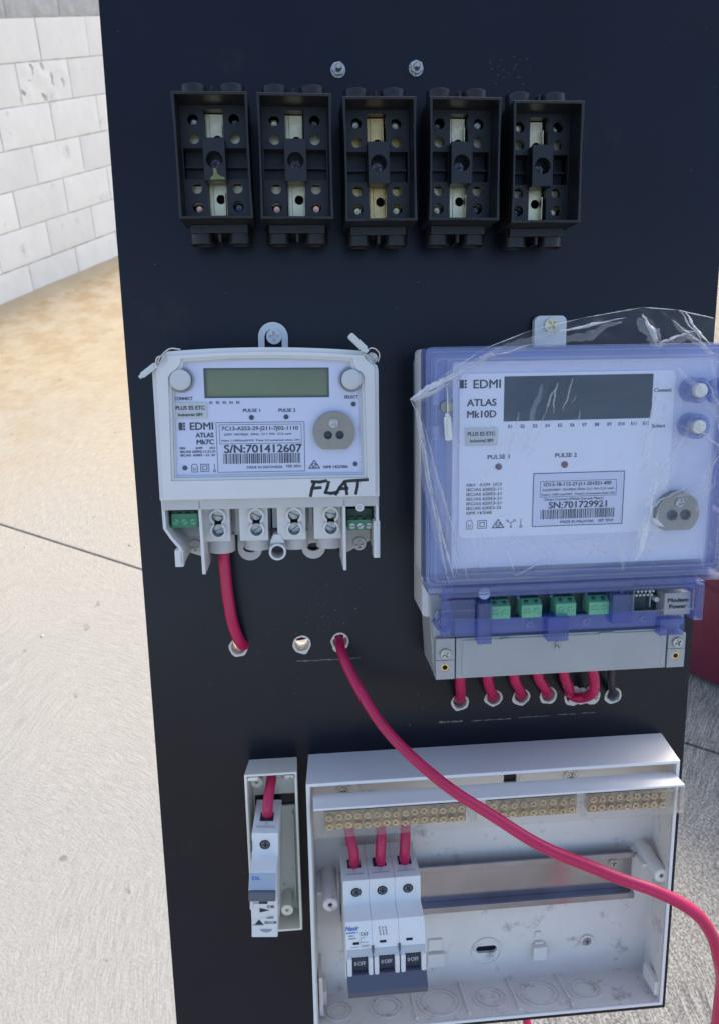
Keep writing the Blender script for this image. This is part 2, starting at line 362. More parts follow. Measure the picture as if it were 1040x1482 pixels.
def concrete():
    m = bpy.data.materials.new('swirl_finished_concrete'); t, p = nodes(m); L = t.links.new; N = t.nodes.new
    tc = N('ShaderNodeTexCoord'); obj = tc.outputs['Object']
    sep = N('ShaderNodeSeparateXYZ'); L(obj, sep.inputs[0])
    # sandy near the wall, greyer away from it (object x = along wall, y = away)
    big = N('ShaderNodeTexNoise'); big.inputs['Scale'].default_value = 1.3; big.inputs['Detail'].default_value = 5; L(obj, big.inputs['Vector'])
    mr = N('ShaderNodeMapRange'); mr.inputs[1].default_value = -2.6; mr.inputs[2].default_value = 0.2; L(sep.outputs['X'], mr.inputs[0])
    ad = N('ShaderNodeMath'); ad.operation = 'MULTIPLY_ADD'; ad.inputs[1].default_value = 0.5; L(big.outputs['Fac'], ad.inputs[0]); L(mr.outputs[0], ad.inputs[2])
    r0 = N('ShaderNodeValToRGB'); e = r0.color_ramp.elements
    e[0].position = 0.30; e[0].color = (0.335, 0.325, 0.300, 1); e[1].position = 1.25 if False else 1.0; e[1].color = (0.44, 0.365, 0.25, 1)
    e2 = r0.color_ramp.elements.new(0.6); e2.color = (0.385, 0.36, 0.31, 1); L(ad.outputs[0], r0.inputs[0])
    # rusty sand stain close to the wall foot
    st = N('ShaderNodeMapRange'); st.inputs[1].default_value = 1.5; st.inputs[2].default_value = 0.1; L(sep.outputs['Y'], st.inputs[0])
    sn = N('ShaderNodeTexNoise'); sn.inputs['Scale'].default_value = 5.5; sn.inputs['Detail'].default_value = 7; sn.inputs['Roughness'].default_value = 0.65; L(obj, sn.inputs['Vector'])
    sm = N('ShaderNodeMath'); sm.operation = 'MULTIPLY'; L(st.outputs[0], sm.inputs[0])
    sr = N('ShaderNodeMapRange'); sr.inputs[1].default_value = 0.44; sr.inputs[2].default_value = 0.58; L(sn.outputs['Fac'], sr.inputs[0]); L(sr.outputs[0], sm.inputs[1])
    mx = N('ShaderNodeMix'); mx.data_type = 'RGBA'; L(sm.outputs[0], mx.inputs[0]); L(r0.outputs[0], mx.inputs[6]); mx.inputs[7].default_value = (0.36, 0.255, 0.135, 1)
    # trowel swirls: warped, stretched noise round several centres
    def swirl(cx, cy, sc):
        mp = N('ShaderNodeMapping'); mp.inputs['Location'].default_value = (-cx, -cy, 0); L(obj, mp.inputs['Vector'])
        s2 = N('ShaderNodeSeparateXYZ'); L(mp.outputs[0], s2.inputs[0])
        ln = N('ShaderNodeVectorMath'); ln.operation = 'LENGTH'; L(mp.outputs[0], ln.inputs[0])
        at = N('ShaderNodeMath'); at.operation = 'ARCTAN2'; L(s2.outputs['Y'], at.inputs[0]); L(s2.outputs['X'], at.inputs[1])
        a5 = N('ShaderNodeMath'); a5.operation = 'MULTIPLY'; a5.inputs[1].default_value = 9; L(at.outputs[0], a5.inputs[0])
        rs = N('ShaderNodeMath'); rs.operation = 'MULTIPLY'; rs.inputs[1].default_value = sc; L(ln.outputs['Value'], rs.inputs[0])
        wn = N('ShaderNodeTexNoise'); wn.inputs['Scale'].default_value = 6; wn.inputs['Detail'].default_value = 4; L(obj, wn.inputs['Vector'])
        wa = N('ShaderNodeMath'); wa.operation = 'MULTIPLY_ADD'; wa.inputs[1].default_value = 9.0; L(wn.outputs['Fac'], wa.inputs[0]); L(rs.outputs[0], wa.inputs[2])
        cb = N('ShaderNodeCombineXYZ'); L(wa.outputs[0], cb.inputs[0]); L(a5.outputs[0], cb.inputs[1])
        nn = N('ShaderNodeTexNoise'); nn.inputs['Scale'].default_value = 2.0; nn.inputs['Detail'].default_value = 4; nn.inputs['Roughness'].default_value = 0.6; L(cb.outputs[0], nn.inputs['Vector'])
        return nn.outputs['Fac']
    a = swirl(-3.05, 2.35, 190); b = swirl(-2.1, 3.6, 170); c = swirl(-1.2, 2.2, 150)
    v = N('ShaderNodeTexNoise'); v.inputs['Scale'].default_value = 1.1; v.inputs['Detail'].default_value = 1; L(obj, v.inputs['Vector'])
    vr = N('ShaderNodeMapRange'); vr.inputs[1].default_value = 0.46; vr.inputs[2].default_value = 0.54; L(v.outputs['Fac'], vr.inputs[0])
    m1 = N('ShaderNodeMix'); m1.data_type = 'FLOAT'; L(vr.outputs[0], m1.inputs[0]); L(a, m1.inputs[2]); L(b, m1.inputs[3])
    xr = N('ShaderNodeMapRange'); xr.inputs[1].default_value = -2.0; xr.inputs[2].default_value = -1.5; L(sep.outputs['X'], xr.inputs[0])
    m2 = N('ShaderNodeMix'); m2.data_type = 'FLOAT'; L(xr.outputs[0], m2.inputs[0]); L(m1.outputs[0], m2.inputs[2]); L(c, m2.inputs[3])
    fine = N('ShaderNodeTexNoise'); fine.inputs['Scale'].default_value = 190; fine.inputs['Detail'].default_value = 6; fine.inputs['Roughness'].default_value = 0.7; L(obj, fine.inputs['Vector'])
    hs = N('ShaderNodeMath'); hs.operation = 'MULTIPLY_ADD'; hs.inputs[1].default_value = 0.95; L(fine.outputs['Fac'], hs.inputs[0]); L(m2.outputs[0], hs.inputs[2])
    # pits, and trowel shadows painted into the colour of the troughs
    pr = N('ShaderNodeMapRange'); pr.inputs[1].default_value = 0.80; pr.inputs[2].default_value = 1.12; pr.inputs[3].default_value = 0.76; pr.inputs[4].default_value = 1.10; L(hs.outputs[0], pr.inputs[0])
    pt = N('ShaderNodeTexNoise'); pt.inputs['Scale'].default_value = 22; pt.inputs['Detail'].default_value = 3; L(obj, pt.inputs['Vector'])
    ptr = N('ShaderNodeMapRange'); ptr.inputs[1].default_value = 0.70; ptr.inputs[2].default_value = 0.76; ptr.inputs[3].default_value = 1.0; ptr.inputs[4].default_value = 0.62; L(pt.outputs['Fac'], ptr.inputs[0])
    mm = N('ShaderNodeMath'); mm.operation = 'MULTIPLY'; L(pr.outputs[0], mm.inputs[0]); L(ptr.outputs[0], mm.inputs[1])
    # soft shade painted into the slab colour away from the wall, with dark pitting
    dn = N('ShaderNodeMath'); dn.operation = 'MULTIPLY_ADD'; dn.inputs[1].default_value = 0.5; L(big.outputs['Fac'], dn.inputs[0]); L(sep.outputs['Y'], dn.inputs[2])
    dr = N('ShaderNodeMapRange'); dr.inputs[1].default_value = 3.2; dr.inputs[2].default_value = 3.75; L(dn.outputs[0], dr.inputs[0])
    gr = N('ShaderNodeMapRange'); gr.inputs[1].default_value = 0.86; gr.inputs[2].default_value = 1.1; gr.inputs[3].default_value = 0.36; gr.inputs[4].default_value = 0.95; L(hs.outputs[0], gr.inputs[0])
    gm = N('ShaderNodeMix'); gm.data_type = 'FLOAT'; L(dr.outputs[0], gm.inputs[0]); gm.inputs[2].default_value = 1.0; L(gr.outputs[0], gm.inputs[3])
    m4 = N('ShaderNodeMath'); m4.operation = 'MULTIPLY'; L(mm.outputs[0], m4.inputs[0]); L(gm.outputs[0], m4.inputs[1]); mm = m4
    vm = N('ShaderNodeVectorMath'); vm.operation = 'SCALE'; L(mx.outputs[2], vm.inputs[0]); L(mm.outputs[0], vm.inputs['Scale'])
    L(vm.outputs[0], p.inputs['Base Color']); p.inputs['Roughness'].default_value = 0.85
    bp = N('ShaderNodeBump'); bp.inputs['Strength'].default_value = 0.6; bp.inputs['Distance'].default_value = 0.003; L(hs.outputs[0], bp.inputs['Height']); L(bp.outputs[0], p.inputs['Normal'])
    return m
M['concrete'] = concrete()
M['soil'] = mat('sandy_ground', (0.34, 0.27, 0.17), 0.95, col2=(0.42, 0.35, 0.25), nscale=4, bump=0.4, bscale=60)
M['blockpaint'] = mat('white_painted_block', (0.84, 0.825, 0.79), 0.8, col2=(0.90, 0.885, 0.855), nscale=5, bump=0.9, bscale=45, dirt=((0.62, 0.60, 0.56), 9, 0.60), world=True)
t_ = M['blockpaint'].node_tree; p_ = t_.nodes['Principled BSDF']; src_ = p_.inputs['Base Color'].links[0].from_socket
oi = t_.nodes.new('ShaderNodeObjectInfo'); mr_ = t_.nodes.new('ShaderNodeMapRange'); mr_.inputs[3].default_value = 0.93; mr_.inputs[4].default_value = 1.04
t_.links.new(oi.outputs['Random'], mr_.inputs[0]); vs_ = t_.nodes.new('ShaderNodeVectorMath'); vs_.operation = 'SCALE'
t_.links.new(src_, vs_.inputs[0]); t_.links.new(mr_.outputs[0], vs_.inputs['Scale']); t_.links.new(vs_.outputs[0], p_.inputs['Base Color'])
M['blockrough'] = mat('split_face_block', (0.40, 0.405, 0.41), 0.9, col2=(0.55, 0.55, 0.55), nscale=22, bump=1.0, bscale=40, world=True)
M['mortar'] = mat('mortar', (0.30, 0.285, 0.26), 0.9, col2=(0.66, 0.65, 0.62), nscale=12, bump=0.6, bscale=90, world=True)

g = G(); g.add([(-300, -300, -0.05), (300, -300, -0.05), (300, 300, -0.05), (-300, 300, -0.05)], [(0, 1, 2, 3)])
o = make('ground', g, M['soil'], scale=1); o['kind'] = 'structure'
pav = bpy.data.objects.new('concrete_paving', None); S.collection.objects.link(pav); pav.matrix_world = WM; pav['kind'] = 'structure'
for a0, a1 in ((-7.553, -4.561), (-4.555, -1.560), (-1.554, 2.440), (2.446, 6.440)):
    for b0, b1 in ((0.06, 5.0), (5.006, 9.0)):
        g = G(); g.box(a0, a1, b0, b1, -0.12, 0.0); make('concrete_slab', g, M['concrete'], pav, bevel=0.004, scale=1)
# sand-filled strip along the wall foot
g = G(); n = 90
for i in range(n):
    for j in range(6):
        g.v.append((-7 + 14 * i / (n - 1), j * 0.02 - 0.005, 0.022 * math.exp(-(j / 2.2) ** 2) + 0.008 * noise.noise(Vector((i * .5, j * .4, 2))) * (j < 5) + (0.003 if j < 5 else -0.004)))
g.f = [(i * 6 + j, i * 6 + j + 1, (i + 1) * 6 + j + 1, (i + 1) * 6 + j) for i in range(n - 1) for j in range(5)]
g.f = [tuple(reversed(f)) for f in g.f]
o = make('sand_drift', g, M['soil'], scale=1, smooth=80); o.matrix_world = WM; o['kind'] = 'stuff'
tag(o, 'thin drift of sand lying along the foot of the block wall', 'sand')
g = G(); rnd = random.Random(9)
for k in range(420):
    b_ = abs(rnd.gauss(0, .8)) + .03; a_ = rnd.uniform(-3, 4); q = abs(rnd.gauss(.0022, .0022)) + .0012
    if k % 3 == 0: b_ = rnd.uniform(.5, 4); a_ = rnd.uniform(-4, 2)
    o_ = [rnd.uniform(.6, 1.3) for _ in range(5)]
    g.add([(a_ + q * o_[i] * math.cos(i * 1.26), b_ + q * o_[i] * math.sin(i * 1.26), .0005) for i in range(5)] + [(a_, b_, q * .8)], [(i, (i + 1) % 5, 5) for i in range(5)])
o = make('grit', g, mat('grit_stone', (0.30, 0.26, 0.20), .9, col2=(0.6, 0.58, 0.52), nscale=3, namt=.2), scale=1, smooth=10); o.matrix_world = WM; o['kind'] = 'stuff'
tag(o, 'scattered grit and small stones lying on the concrete', 'grit')
# block wall
wall = bpy.data.objects.new('block_wall', None); S.collection.objects.link(wall); wall.matrix_world = WM
tag(wall, 'white painted concrete block wall with grey rough top courses behind the board', 'wall')
H_C = 0.197
def block_mesh(seed, w, h, rough):
    g = G(); nx, nz = 14, 7; amp = 0.012 if rough else 0.0035
    def P(i, j):
        x = i / nx; z = j / nz; e = min(min(x, 1 - x) * w, min(z, 1 - z) * h)
        edge = 0.0025 * (1 - min(1, e / 0.004)) ** 2
        d = amp * noise.fractal(Vector((x * w * 22 + seed * 7, z * h * 22, seed)), 1.0, 2.0, 4) * min(1, e / 0.015)
        return (x * w + 0.0015 * noise.noise(Vector((z * 9, seed, 1))), -edge + d, z * h + 0.0015 * noise.noise(Vector((x * 9, seed, 5))))
    for j in range(nz + 1):
        for i in range(nx + 1): g.v.append(P(i, j))
    W_ = nx + 1
    for j in range(nz):
        for i in range(nx): g.f.append((j * W_ + i + 1, j * W_ + i, (j + 1) * W_ + i, (j + 1) * W_ + i + 1))
    k = len(g.v); g.v += [(0, -0.17, 0), (w, -0.17, 0), (w, -0.17, h), (0, -0.17, h)]
    bot = list(range(nx + 1)); top = [nz * W_ + i for i in range(nx + 1)]; lef = [j * W_ for j in range(nz + 1)]; rig = [j * W_ + nx for j in range(nz + 1)]
    g.f += [tuple([k, k + 1] + bot[::-1]), tuple([k + 2, k + 3] + top), tuple([k + 3, k] + lef), tuple([k + 1, k + 2] + rig[::-1]), (k, k + 3, k + 2, k + 1)]
    me_o = make('block', g, M['blockrough'] if rough == 2 else M['blockpaint'], wall, scale=1, smooth=50)
    return me_o
protos = {}
def add_block(a0, w, z0, h, rough, seed):
    key = (round(w, 3), round(h, 3), rough, seed)
    if key not in protos:
        o = block_mesh(seed, w, h, rough); protos[key] = o
    else:
        o = protos[key].copy(); S.collection.objects.link(o); o.parent = wall
    o.location = (a0, random.uniform(-0.0015, 0.0015), z0)
rz = -0.02
for c in range(9):
    z0 = rz if c == 0 else 0.180 + (c - 1) * H_C
    h = (0.180 - rz - 0.008) if c == 0 else H_C - 0.006
    off = 0.68 if c % 2 == 0 else 0.88
    for k in range(-12, 14):
        a = off + 0.4 * k
        if a < -4.2 or a > 5.0: continue
        rough = 2 if c >= 7 else (1 if c == 5 and k in (-1, 3, -6) or (c == 2 and k == 4) else 0)
        add_block(a + 0.003, 0.394, z0, h, rough, (k * 3 + c * 5) % 4 if not rough else (k + c) % 3)
g = G(); g.box(-4.2, 5.4, -0.168, -0.004, -0.05, 0.180 + 8 * H_C - 0.004); make('mortar_bed', g, M['mortar'], wall, scale=1)

# maroon drum beyond the board
M['maroon'] = mat('maroon_plastic', (0.11, 0.012, 0.03), 0.42, col2=(0.14, 0.016, 0.04), nscale=12, bump=0.1, bscale=60)
g = G(); g.lathe([(0.20, 0.0), (0.262, 0.006), (0.285, 0.03), (0.292, 0.10), (0.298, 0.28), (0.298, 0.285), (0.306, 0.29), (0.306, 0.31), (0.298, 0.315), (0.30, 0.50)], 64, cap=False)
g.lathe([(0.295, 0.02), (0.292, 0.5)], 64, cap=False); g.cyl(0, 0, 0.28, 0.02, 0.03, 64)
pot = bpy.data.objects.new('plastic_drum', None); S.collection.objects.link(pot); pot.location = (1.145, 1.715, 0)
tag(pot, 'maroon round plastic drum standing on the concrete behind the board', 'drum')
make('drum_body', g, M['maroon'], pot, scale=1, smooth=40)
g = G(); g.ring(0, 0, 0.312, 0.286, 0.50, 0.53, 64); make('rim', g, M['maroon'], pot, bevel=0.006, scale=1)

# ================================================================== BOARD AND STAND
bd = thing('mounting_board', 0, 0, label='tall black laminate board leaning back with meters and breakers screwed to it', cat='board')
HO = [(-136.7, -100.1, 6.2), (-92, -100.3, 6.0), (-64.7, -99.6, 6.0), (23.2, -151.8, 6.0), (48.8, -150, 6.0), (69.9, -150.1, 6.0), (90.6, -150.2, 6.0), (109.4, -152.4, 6.0), (124.2, -152.2, 6.0), (141.1, -153.2, 5.8)]
g = G()
def wob(x, y, r, n, s, amt=0.05): return [(x + r * (1 + amt * noise.noise(Vector((math.cos(2 * math.pi * i / n) * 2, math.sin(2 * math.pi * i / n) * 2, s)))) * math.cos(2 * math.pi * i / n), y + r * (1 + amt * noise.noise(Vector((math.cos(2 * math.pi * i / n) * 2, math.sin(2 * math.pi * i / n) * 2, s + 5)))) * math.sin(2 * math.pi * i / n)) for i in range(n)]
big = [wob(x, y, r, 28, i, 0.12) for i, (x, y, r) in enumerate(HO)]
g.prism(rect(-200, 200, -437, 395), -0.9, 0, big)
g.prism(rect(-200, 200, -437, 395), -16, -15.1, [circ(x, y, r - .3, 28) for x, y, r in HO])
make('laminate_face', g, M['board'], bd)
g = G(); g.prism(rect(-199.6, 199.6, -436.6, 394.6), -15.1, -0.9, [circ(x, y, r - 1.0, 28) for x, y, r in HO]); make('chipboard_core', g, M['chip'], bd)
g = G()
for x0, x1, y0, y1 in ((-200, -199.4, -437, 395), (199.4, 200, -437, 395), (-199.4, 199.4, -437, -436.4), (-199.4, 199.4, 394.4, 395)): g.box(x0, x1, y0, y1, -15.1, -0.9)
make('edge_banding', g, M['board'], bd)
g = G()   # torn laminate round the drilled holes
for i, (x, y, r) in enumerate(HO):
    def rag(a): return r + 0.25 + (0.5 + 1.6 * max(0, -math.sin(a + .4))) * (max(0, noise.noise(Vector((math.cos(a) * 1.3, math.sin(a) * 1.3, i * 3.1))) + .35) + .35 * abs(noise.noise(Vector((math.cos(a) * 5, math.sin(a) * 5, i * 1.7)))))
    angs = [2 * math.pi * k / 64 for k in range(64)]
    g.prism([(x + rag(a) * math.cos(a), y + rag(a) * math.sin(a)) for a in angs], 0.05, 0.25, [wob(x, y, r - .8, 40, i + 3, .14)])
pieces('chipped_hole_rim', g, M['chip'], bd)
g = G(); rnd = random.Random(5)
def scuff(x0, x1, y, th, n=26):
    for k in range(n):
        a = x0 + (x1 - x0) * k / n; b = x0 + (x1 - x0) * (k + 1) / n; q = th * (0.4 + rnd.random()); d = rnd.uniform(-.2, .2)
        g.prism([(a, y - q / 2 + d), (b, y - q / 2 + d), (b, y + q / 2 + d), (a, y + q / 2 + d)], 0, 0.12, flat=True)
scuff(-96, -66, -113.2, .9); scuff(-60, -50, -113.0, .5, 9); scuff(7, 25, -167.2, 1.4, 14); scuff(32, 62, -167.5, .7, 20); scuff(68, 92, -167, .5, 15); scuff(98, 112, -166.6, .5, 10); scuff(117, 128, -166.4, .5, 8)
make('scuff_marks', g, M['scuff'], bd, stuff=True)
g = G()
for cx, cy, sx, sy, n in ((-75, -78, 14, 10, 70), (-110, -95, 20, 25, 30), (2, -100, 5, 22, 60), (52, 276, 9, 6, 40), (-9, -60, 3, 40, 30), (0, 100, 190, 260, 130), (-150, -250, 40, 160, 30)):
    for k in range(n):
        x = rnd.gauss(cx, sx) if n < 100 else rnd.uniform(-198, 198); y = rnd.gauss(cy, sy) if n < 100 else rnd.uniform(-430, 390); r = abs(rnd.gauss(.14, .12)) + .07
        if abs(x) > 199: continue
        g.prism(circ(x, y, r, 5), 0, .08, flat=True)
make('sawdust_specks', g, mat('dust', (0.16, 0.15, 0.13), 0.9), bd, stuff=True)

st = thing('board_stand', 0, 0, label='galvanised steel easel holding the black board up from behind', cat='stand')
for nm, a, b in (('front_leg', (-24, 300, -30), (-96, -1395, -30)), ('front_leg', (-8, 300, -30), (32, -1393, -30)), ('rear_leg', (-20, 300, -45), (-20, -1000, -850))):
    g = G(); g.tube([a, b], 9, 12, 4); make(nm, g, M['galv'], st)
g = G(); g.box(-60, 60, 180, 200, -28, -16.5); g.box(-58, 14, -330, -312, -42, -16.5); pieces('cross_bar', g, M['galv'], st, bevel=1)

# ================================================================== TERMINAL BLOCKS
def terminal_block():
    t = thing('terminal_block', 0, 0)
    g = G()
    out = [(-21.4, -34), (21.4, -34), (20.9, -15), (20.8, 12), (21.4, 34), (-21.4, 34), (-20.8, 12), (-20.9, -15)]
    g.prism(out, 12, 45, [rect(-19.6, 19.6, -32.3, 32.3)])
    g.prism(rect(-20, 20, -33, 33), 0, 12, [rect(-17, 17, -31, 31)])
    g.box(-17, 17, -31, 31, 1, 3)
    make('housing', g, M['blackpl'], t, bevel=0.5)
    g = G(); g.box(-17, 17, -39, -34, 4, 27); g.box(-16, 16, 34, 37, 4, 24); g.box(-.7, .7, 37, 43, 6, 26); g.box(-.9, .9, -44, -39, 8, 27); g.box(-9, 9, -33.9, -32.5, 45, 46)
    pieces('skirt', g, M['blackpl'], t, bevel=0.4)
    holes = [circ(sx * 12, y, 3.15, 18) for sx in (-1, 1) for y in (24.5, 14.2, -13.5, -24)]
    g = G(); g.prism(rect(-19.5, 19.5, -32.2, 32.2), 24, 27, holes + [rect(-5.6, 5.6, 12.2, 30), rect(-5.6, 5.6, -30, -11.2), rect(-18.6, -6.6, -8.6, 8.6), rect(6.6, 18.6, -8.6, 8.6)])
    make('terminal_plate', g, M['blackpl'], t, bevel=0.25)
    g = G()
    for sx in (-1, 1):
        g.box(sx * 12.6 - 6.2, sx * 12.6 + 6.2, -9.8, 9.8, 14, 16); g.box(sx * 12.6 - 6, sx * 12.6 + 6, -1, 0.4, 16, 21)
        g.box(sx * 12.6 - 6, sx * 12.6 + 6, -9.9, -8.7, 16, 24); g.box(sx * 12.6 - 6, sx * 12.6 + 6, 8.7, 9.9, 16, 24)
    g.box(-6.5, 6.5, 29.9, 31, 12, 24); g.box(-6.5, -5.7, -31, 30, 14, 24); g.box(5.7, 6.5, -31, 30, 14, 24)
    pieces('barrier', g, M['blackpl'], t)
    g = G(); g.prism(rect(-6.4, 6.4, -11.2, 12.2), 27, 36, [circ(0, .3, 4.7, 24)]); g.prism(rect(-6.4, 6.4, -11.2, 12.2), 24.5, 27, [circ(0, .3, 2.2, 16)])
    make('bridge', g, M['blackpl'], t, bevel=0.4)
    screw(t, 0, -.6, 25.5, 3.0, 3, True, M['darksteel'], 0.5, 'fixing_screw')
    for y0, y1, hy in ((6, 29.5, 15), (-29.5, -9, -18.5)):
        g = G(); g.prism(rect(-5.4, 5.4, y0, y1), 18, 19.5, [circ(1.5, hy, 2.7, 18)]); g.box(4.1, 4.7, y0 + 1, y1 - 6, 19.5, 24.5)
        g.box(-4.9, -4.5, y0, y1, 19.5, 20.3); g.box(-2.9, -2.6, y0, y1, 19.5, 19.9)
        make('brass_bar', g, M['brasspale'], t, bevel=0.15)
    for sx in (-1, 1):
        for y0, y1 in ((10.2, 23), (-22, -10.2)):
            g = G(); g.box(sx * 12 - 4.6, sx * 12 + 4.6, y0, y1, 13, 18); make('brass_tunnel', g, M['brasspale'], t, bevel=0.4)
        for y, mt in ((24.5, M['thread']), (-24, M['copper'] if sx > 0 else M['darksteel'])):
            g = G(); pr = []
            for k in range(9): pr += [(3.0, 12 + k * 1.15), (2.3, 12.6 + k * 1.15)]
            pr += [(2.0, 22.8), (1.8, 21.2), (.2, 21.0)]
            g.lathe(pr, 16); o = make('clamp_screw', g, mt, t, smooth=25); o.location = (sx * 12 * MM, y * MM, 0); o.rotation_euler = (0, 0, random.uniform(0, 3))
    for sx in (-1, 1):
        for sy in (-1, 1):
            g = G(); X = Matrix.Translation((sx * 11.2, sy * 33, 18)) @ (AX_Y if sy > 0 else Matrix.Rotation(R(90), 4, 'X'))
            g.ring(0, 0, 7.6, 6.0, 0, 12, 28, X); g.cyl(0, 0, 6.05, 0, 4 + (2 if sy < 0 else 0), 20, X)
            make('cable_entry', g, M['blackpl'], t, bevel=0.45)
    return t
tb = terminal_block()
bl = 'black terminal block with pale brass bars, '
TB = [(-133.4, 214.5, 0.4, bl + 'yellow smear below its centre screw'), (-86.2, 214.2, -.2, bl + 'beside the yellow smeared one'),
      (-37, 213, .5, 'black terminal block with golden brass bars, middle one of the row of five'), (13, 213.3, -.3, bl + 'next after the golden one'),
      (62.8, 211.8, .2, bl + 'at the row end above the filmed meter')]
blocks = []
for i, (u, v, r, lab) in enumerate(TB):
    o = tb if i == 0 else copytree(tb)
    blocks.append(o)
    o.matrix_world = BM @ Matrix.Translation((u * MM, v * MM, 0)) @ Matrix.Rotation(R(r), 4, 'Z')
    tag(o, lab, 'terminal block', 'black terminal blocks in a row across the board')
for ch in blocks[2].children:
    if ch.name.split('.')[0] in ('brass_bar', 'brass_tunnel'):
        ch.data = ch.data.copy(); ch.data.materials[0] = M['brassgold']
rnd = random.Random(21)
alt = {}
for bi, b in enumerate(blocks):
    for ch in b.children:
        n_ = ch.name.split('.')[0]
        if n_ == 'clamp_screw':
            pick = rnd.choice(['thread', 'thread', 'brasspale', 'darksteel', 'steel']) if ch.location.y > 0 else rnd.choice(['copper', 'darksteel', 'darksteel', 'copper', 'brasspale'])
            key = (n_, pick)
            if key not in alt: alt[key] = ch.data.copy(); alt[key].materials[0] = M[pick]
            ch.data = alt[key]; ch.location.z += rnd.uniform(-3, .6) * MM; ch.rotation_euler = (0, 0, rnd.uniform(0, 6))
        if n_ == 'brass_bar': ch.location.x += rnd.uniform(-.5, .5) * MM; ch.rotation_euler = (0, rnd.uniform(-.03, .03), rnd.uniform(-.012, .012))
        if n_ == 'fixing_screw': ch.rotation_euler = (rnd.uniform(-.1, .1), rnd.uniform(-.1, .1), rnd.uniform(0, 3))
g = G(); g.prism([(-1, -4.4), (.8, -4.5), (1.2, -7.6), (3.4, -9), (5.2, -9.4), (5.6, -10.6), (-3, -10.8), (-2.4, -9.4), (-.8, -8)], 36.0, 36.1)
make('yellow_smear', g, M['yellow'], blocks[0])

for i, (u, v) in enumerate(((-57.6, 275.8), (-8.9, 277.3))):
    if i == 0:
        t = thing('hex_nut', u, v)
        g = G(); g.lathe([(4.6, 0), (4.6, .7)], 28); make('washer', g, M['steel'], t)
        g = G(); X = Matrix.Translation((0, 0, 0)); h6 = [(4.0 * math.cos(R(60 * k + 12)), 4.0 * math.sin(R(60 * k + 12))) for k in range(6)]
        g.prism(h6, .7, 4.0, [circ(0, 0, 2.1, 18)]); make('nut', g, M['steel'], t, bevel=.35)
        g = G(); pr = []
        for k in range(9): pr += [(2.05, k * .75), (1.75, k * .75 + .37)]
        g.lathe(pr + [(1.2, 7.0)], 16); make('bolt_end', g, M['steel'], t, smooth=20); nutt = t
    else: t = copytree(nutt)
    t.matrix_world = BM @ Matrix.Translation((u * MM, v * MM, 0)) @ Matrix.Rotation(R(25 * i), 4, 'Z')
    tag(t, ['zinc hex nut on a bolt end above the gap between second and third blocks', 'zinc hex nut on a bolt end above the block with golden brass bars'][i], 'nut', 'hex nuts on bolt ends near the top of the board')

# ================================================================== GREY-WHITE METER
m1 = thing('electricity_meter', -108.3, 50, rot=-0.7, label='grey-white electricity meter with olive display and FLAT written on its cover', cat='meter')
def m1_outline(d=0, bot=-35):
    w = 67.6 - d; tp = 57 - d
    top = [(w * t, 53.9 - d + 3.1 * (1 - t * t)) for t in [0.86 - 1.72 * k / 16 for k in range(17)]]
    return [(-w + .2, bot + d * .3), (w + .6, bot + d * .3), (w, 43), (w - .8, 46), (w - 3.2, 47.8), (w - 5.2, 49.4), (w - 6.6, 52.4)] + top + [(-w + 6.6, 52.4), (-w + 5.2, 49.4), (-w + 3.2, 47.8), (-w + .8, 46), (-w, 43)]
win = [(-59.6, -22.8), (60.4, -22.8), (59.0, 39.5), (57.5, 42), (54, 44), (52.6, 47), (52, 50.2)] + [(51.5 * t, 50.3 + 2.0 * (1 - t * t)) for t in [.9 - 1.8 * k / 10 for k in range(11)]] + [(-50, 50.4), (-51, 47), (-53, 44.5), (-56.5, 42), (-58, 39.5)]
win2 = [(x * .972, (y - 14) * .955 + 14) for x, y in win]; win3 = [(x * .95, (y - 14) * .925 + 14) for x, y in win]
g = G(); g.prism(m1_outline(1.2), 0, 34, [rect(-60, 60, -30, 45)]); g.box(-66, 66, -34, -30.2, 0, 34); make('rear_housing', g, M['meterbase'], m1, bevel=1)
g = G(); g.prism(m1_outline(0), 30, 47.5, [win]); g.prism(m1_outline(2.6), 47.5, 50.2, [win]); make('front_cover', g, M['meter'], m1, bevel=1.4, seg=3)
g = G(); g.prism(win, 46.2, 48.2, [win2]); g.prism(win2, 44, 46.9, [win3]); make('window_gasket', g, M['meter'], m1, bevel=.5)
g = G(); g.prism([(x * 1.004, (y - 14) * 1.004 + 14) for x, y in win2], 45.9, 46.5, [[(x * .985, (y - 14) * .975 + 14) for x, y in win2]]); make('gasket_groove', g, M['groove'], m1)
g = G(); g.prism(win2, 42, 45, [rect(-37.8, 37.8, 26.9, 44.9)]); make('face_panel', g, M['panel'], m1)
g = G(); g.prism(rect(-37.6, 37.6, 27.1, 44.7), 43, 44.4, [rect(-36.6, 36.6, 27.9, 43.9)]); make('display_bezel', g, M['lcdframe'], m1)
g = G(); g.box(-37.7, 37.7, 27, 44.8, 41, 43.2); make('display', g, M['lcd1'], m1)
for bx, by in ((-51, 38), (51.2, 37.6)):
    g = G(); g.ring(bx, by, 7.7, 6.6, 45, 47.6, 32); make('button_collar', g, M['groove'], m1, bevel=.3)
    g = G(); T = Matrix.Translation((bx, by, 0)); g.lathe([(6.2, 44), (6.2, 51), (5.8, 51.6), (4, 51.9), (.1, 52)], 32, T); make('button', g, M['button'], m1, smooth=50)
g = G(); g.prism(rrect(-56.6, -36.4, 14.9, 24.6, 1.2), 45.0, 46.2); make('sim_sticker', g, M['sticker'], m1, bevel=.15)
g = G(); z = 45.3
text(g, 'CONNECT', -50.2, 26.9, 1.9, 10.6, z, .02); text(g, 'SELECT', 51.3, 27, 1.9, 8.6, z, .02)
for k in range(5): text(g, 'E%d' % (k + 1), -34 + 4.05 * k, 24.3, 1.5, None, z, .03)
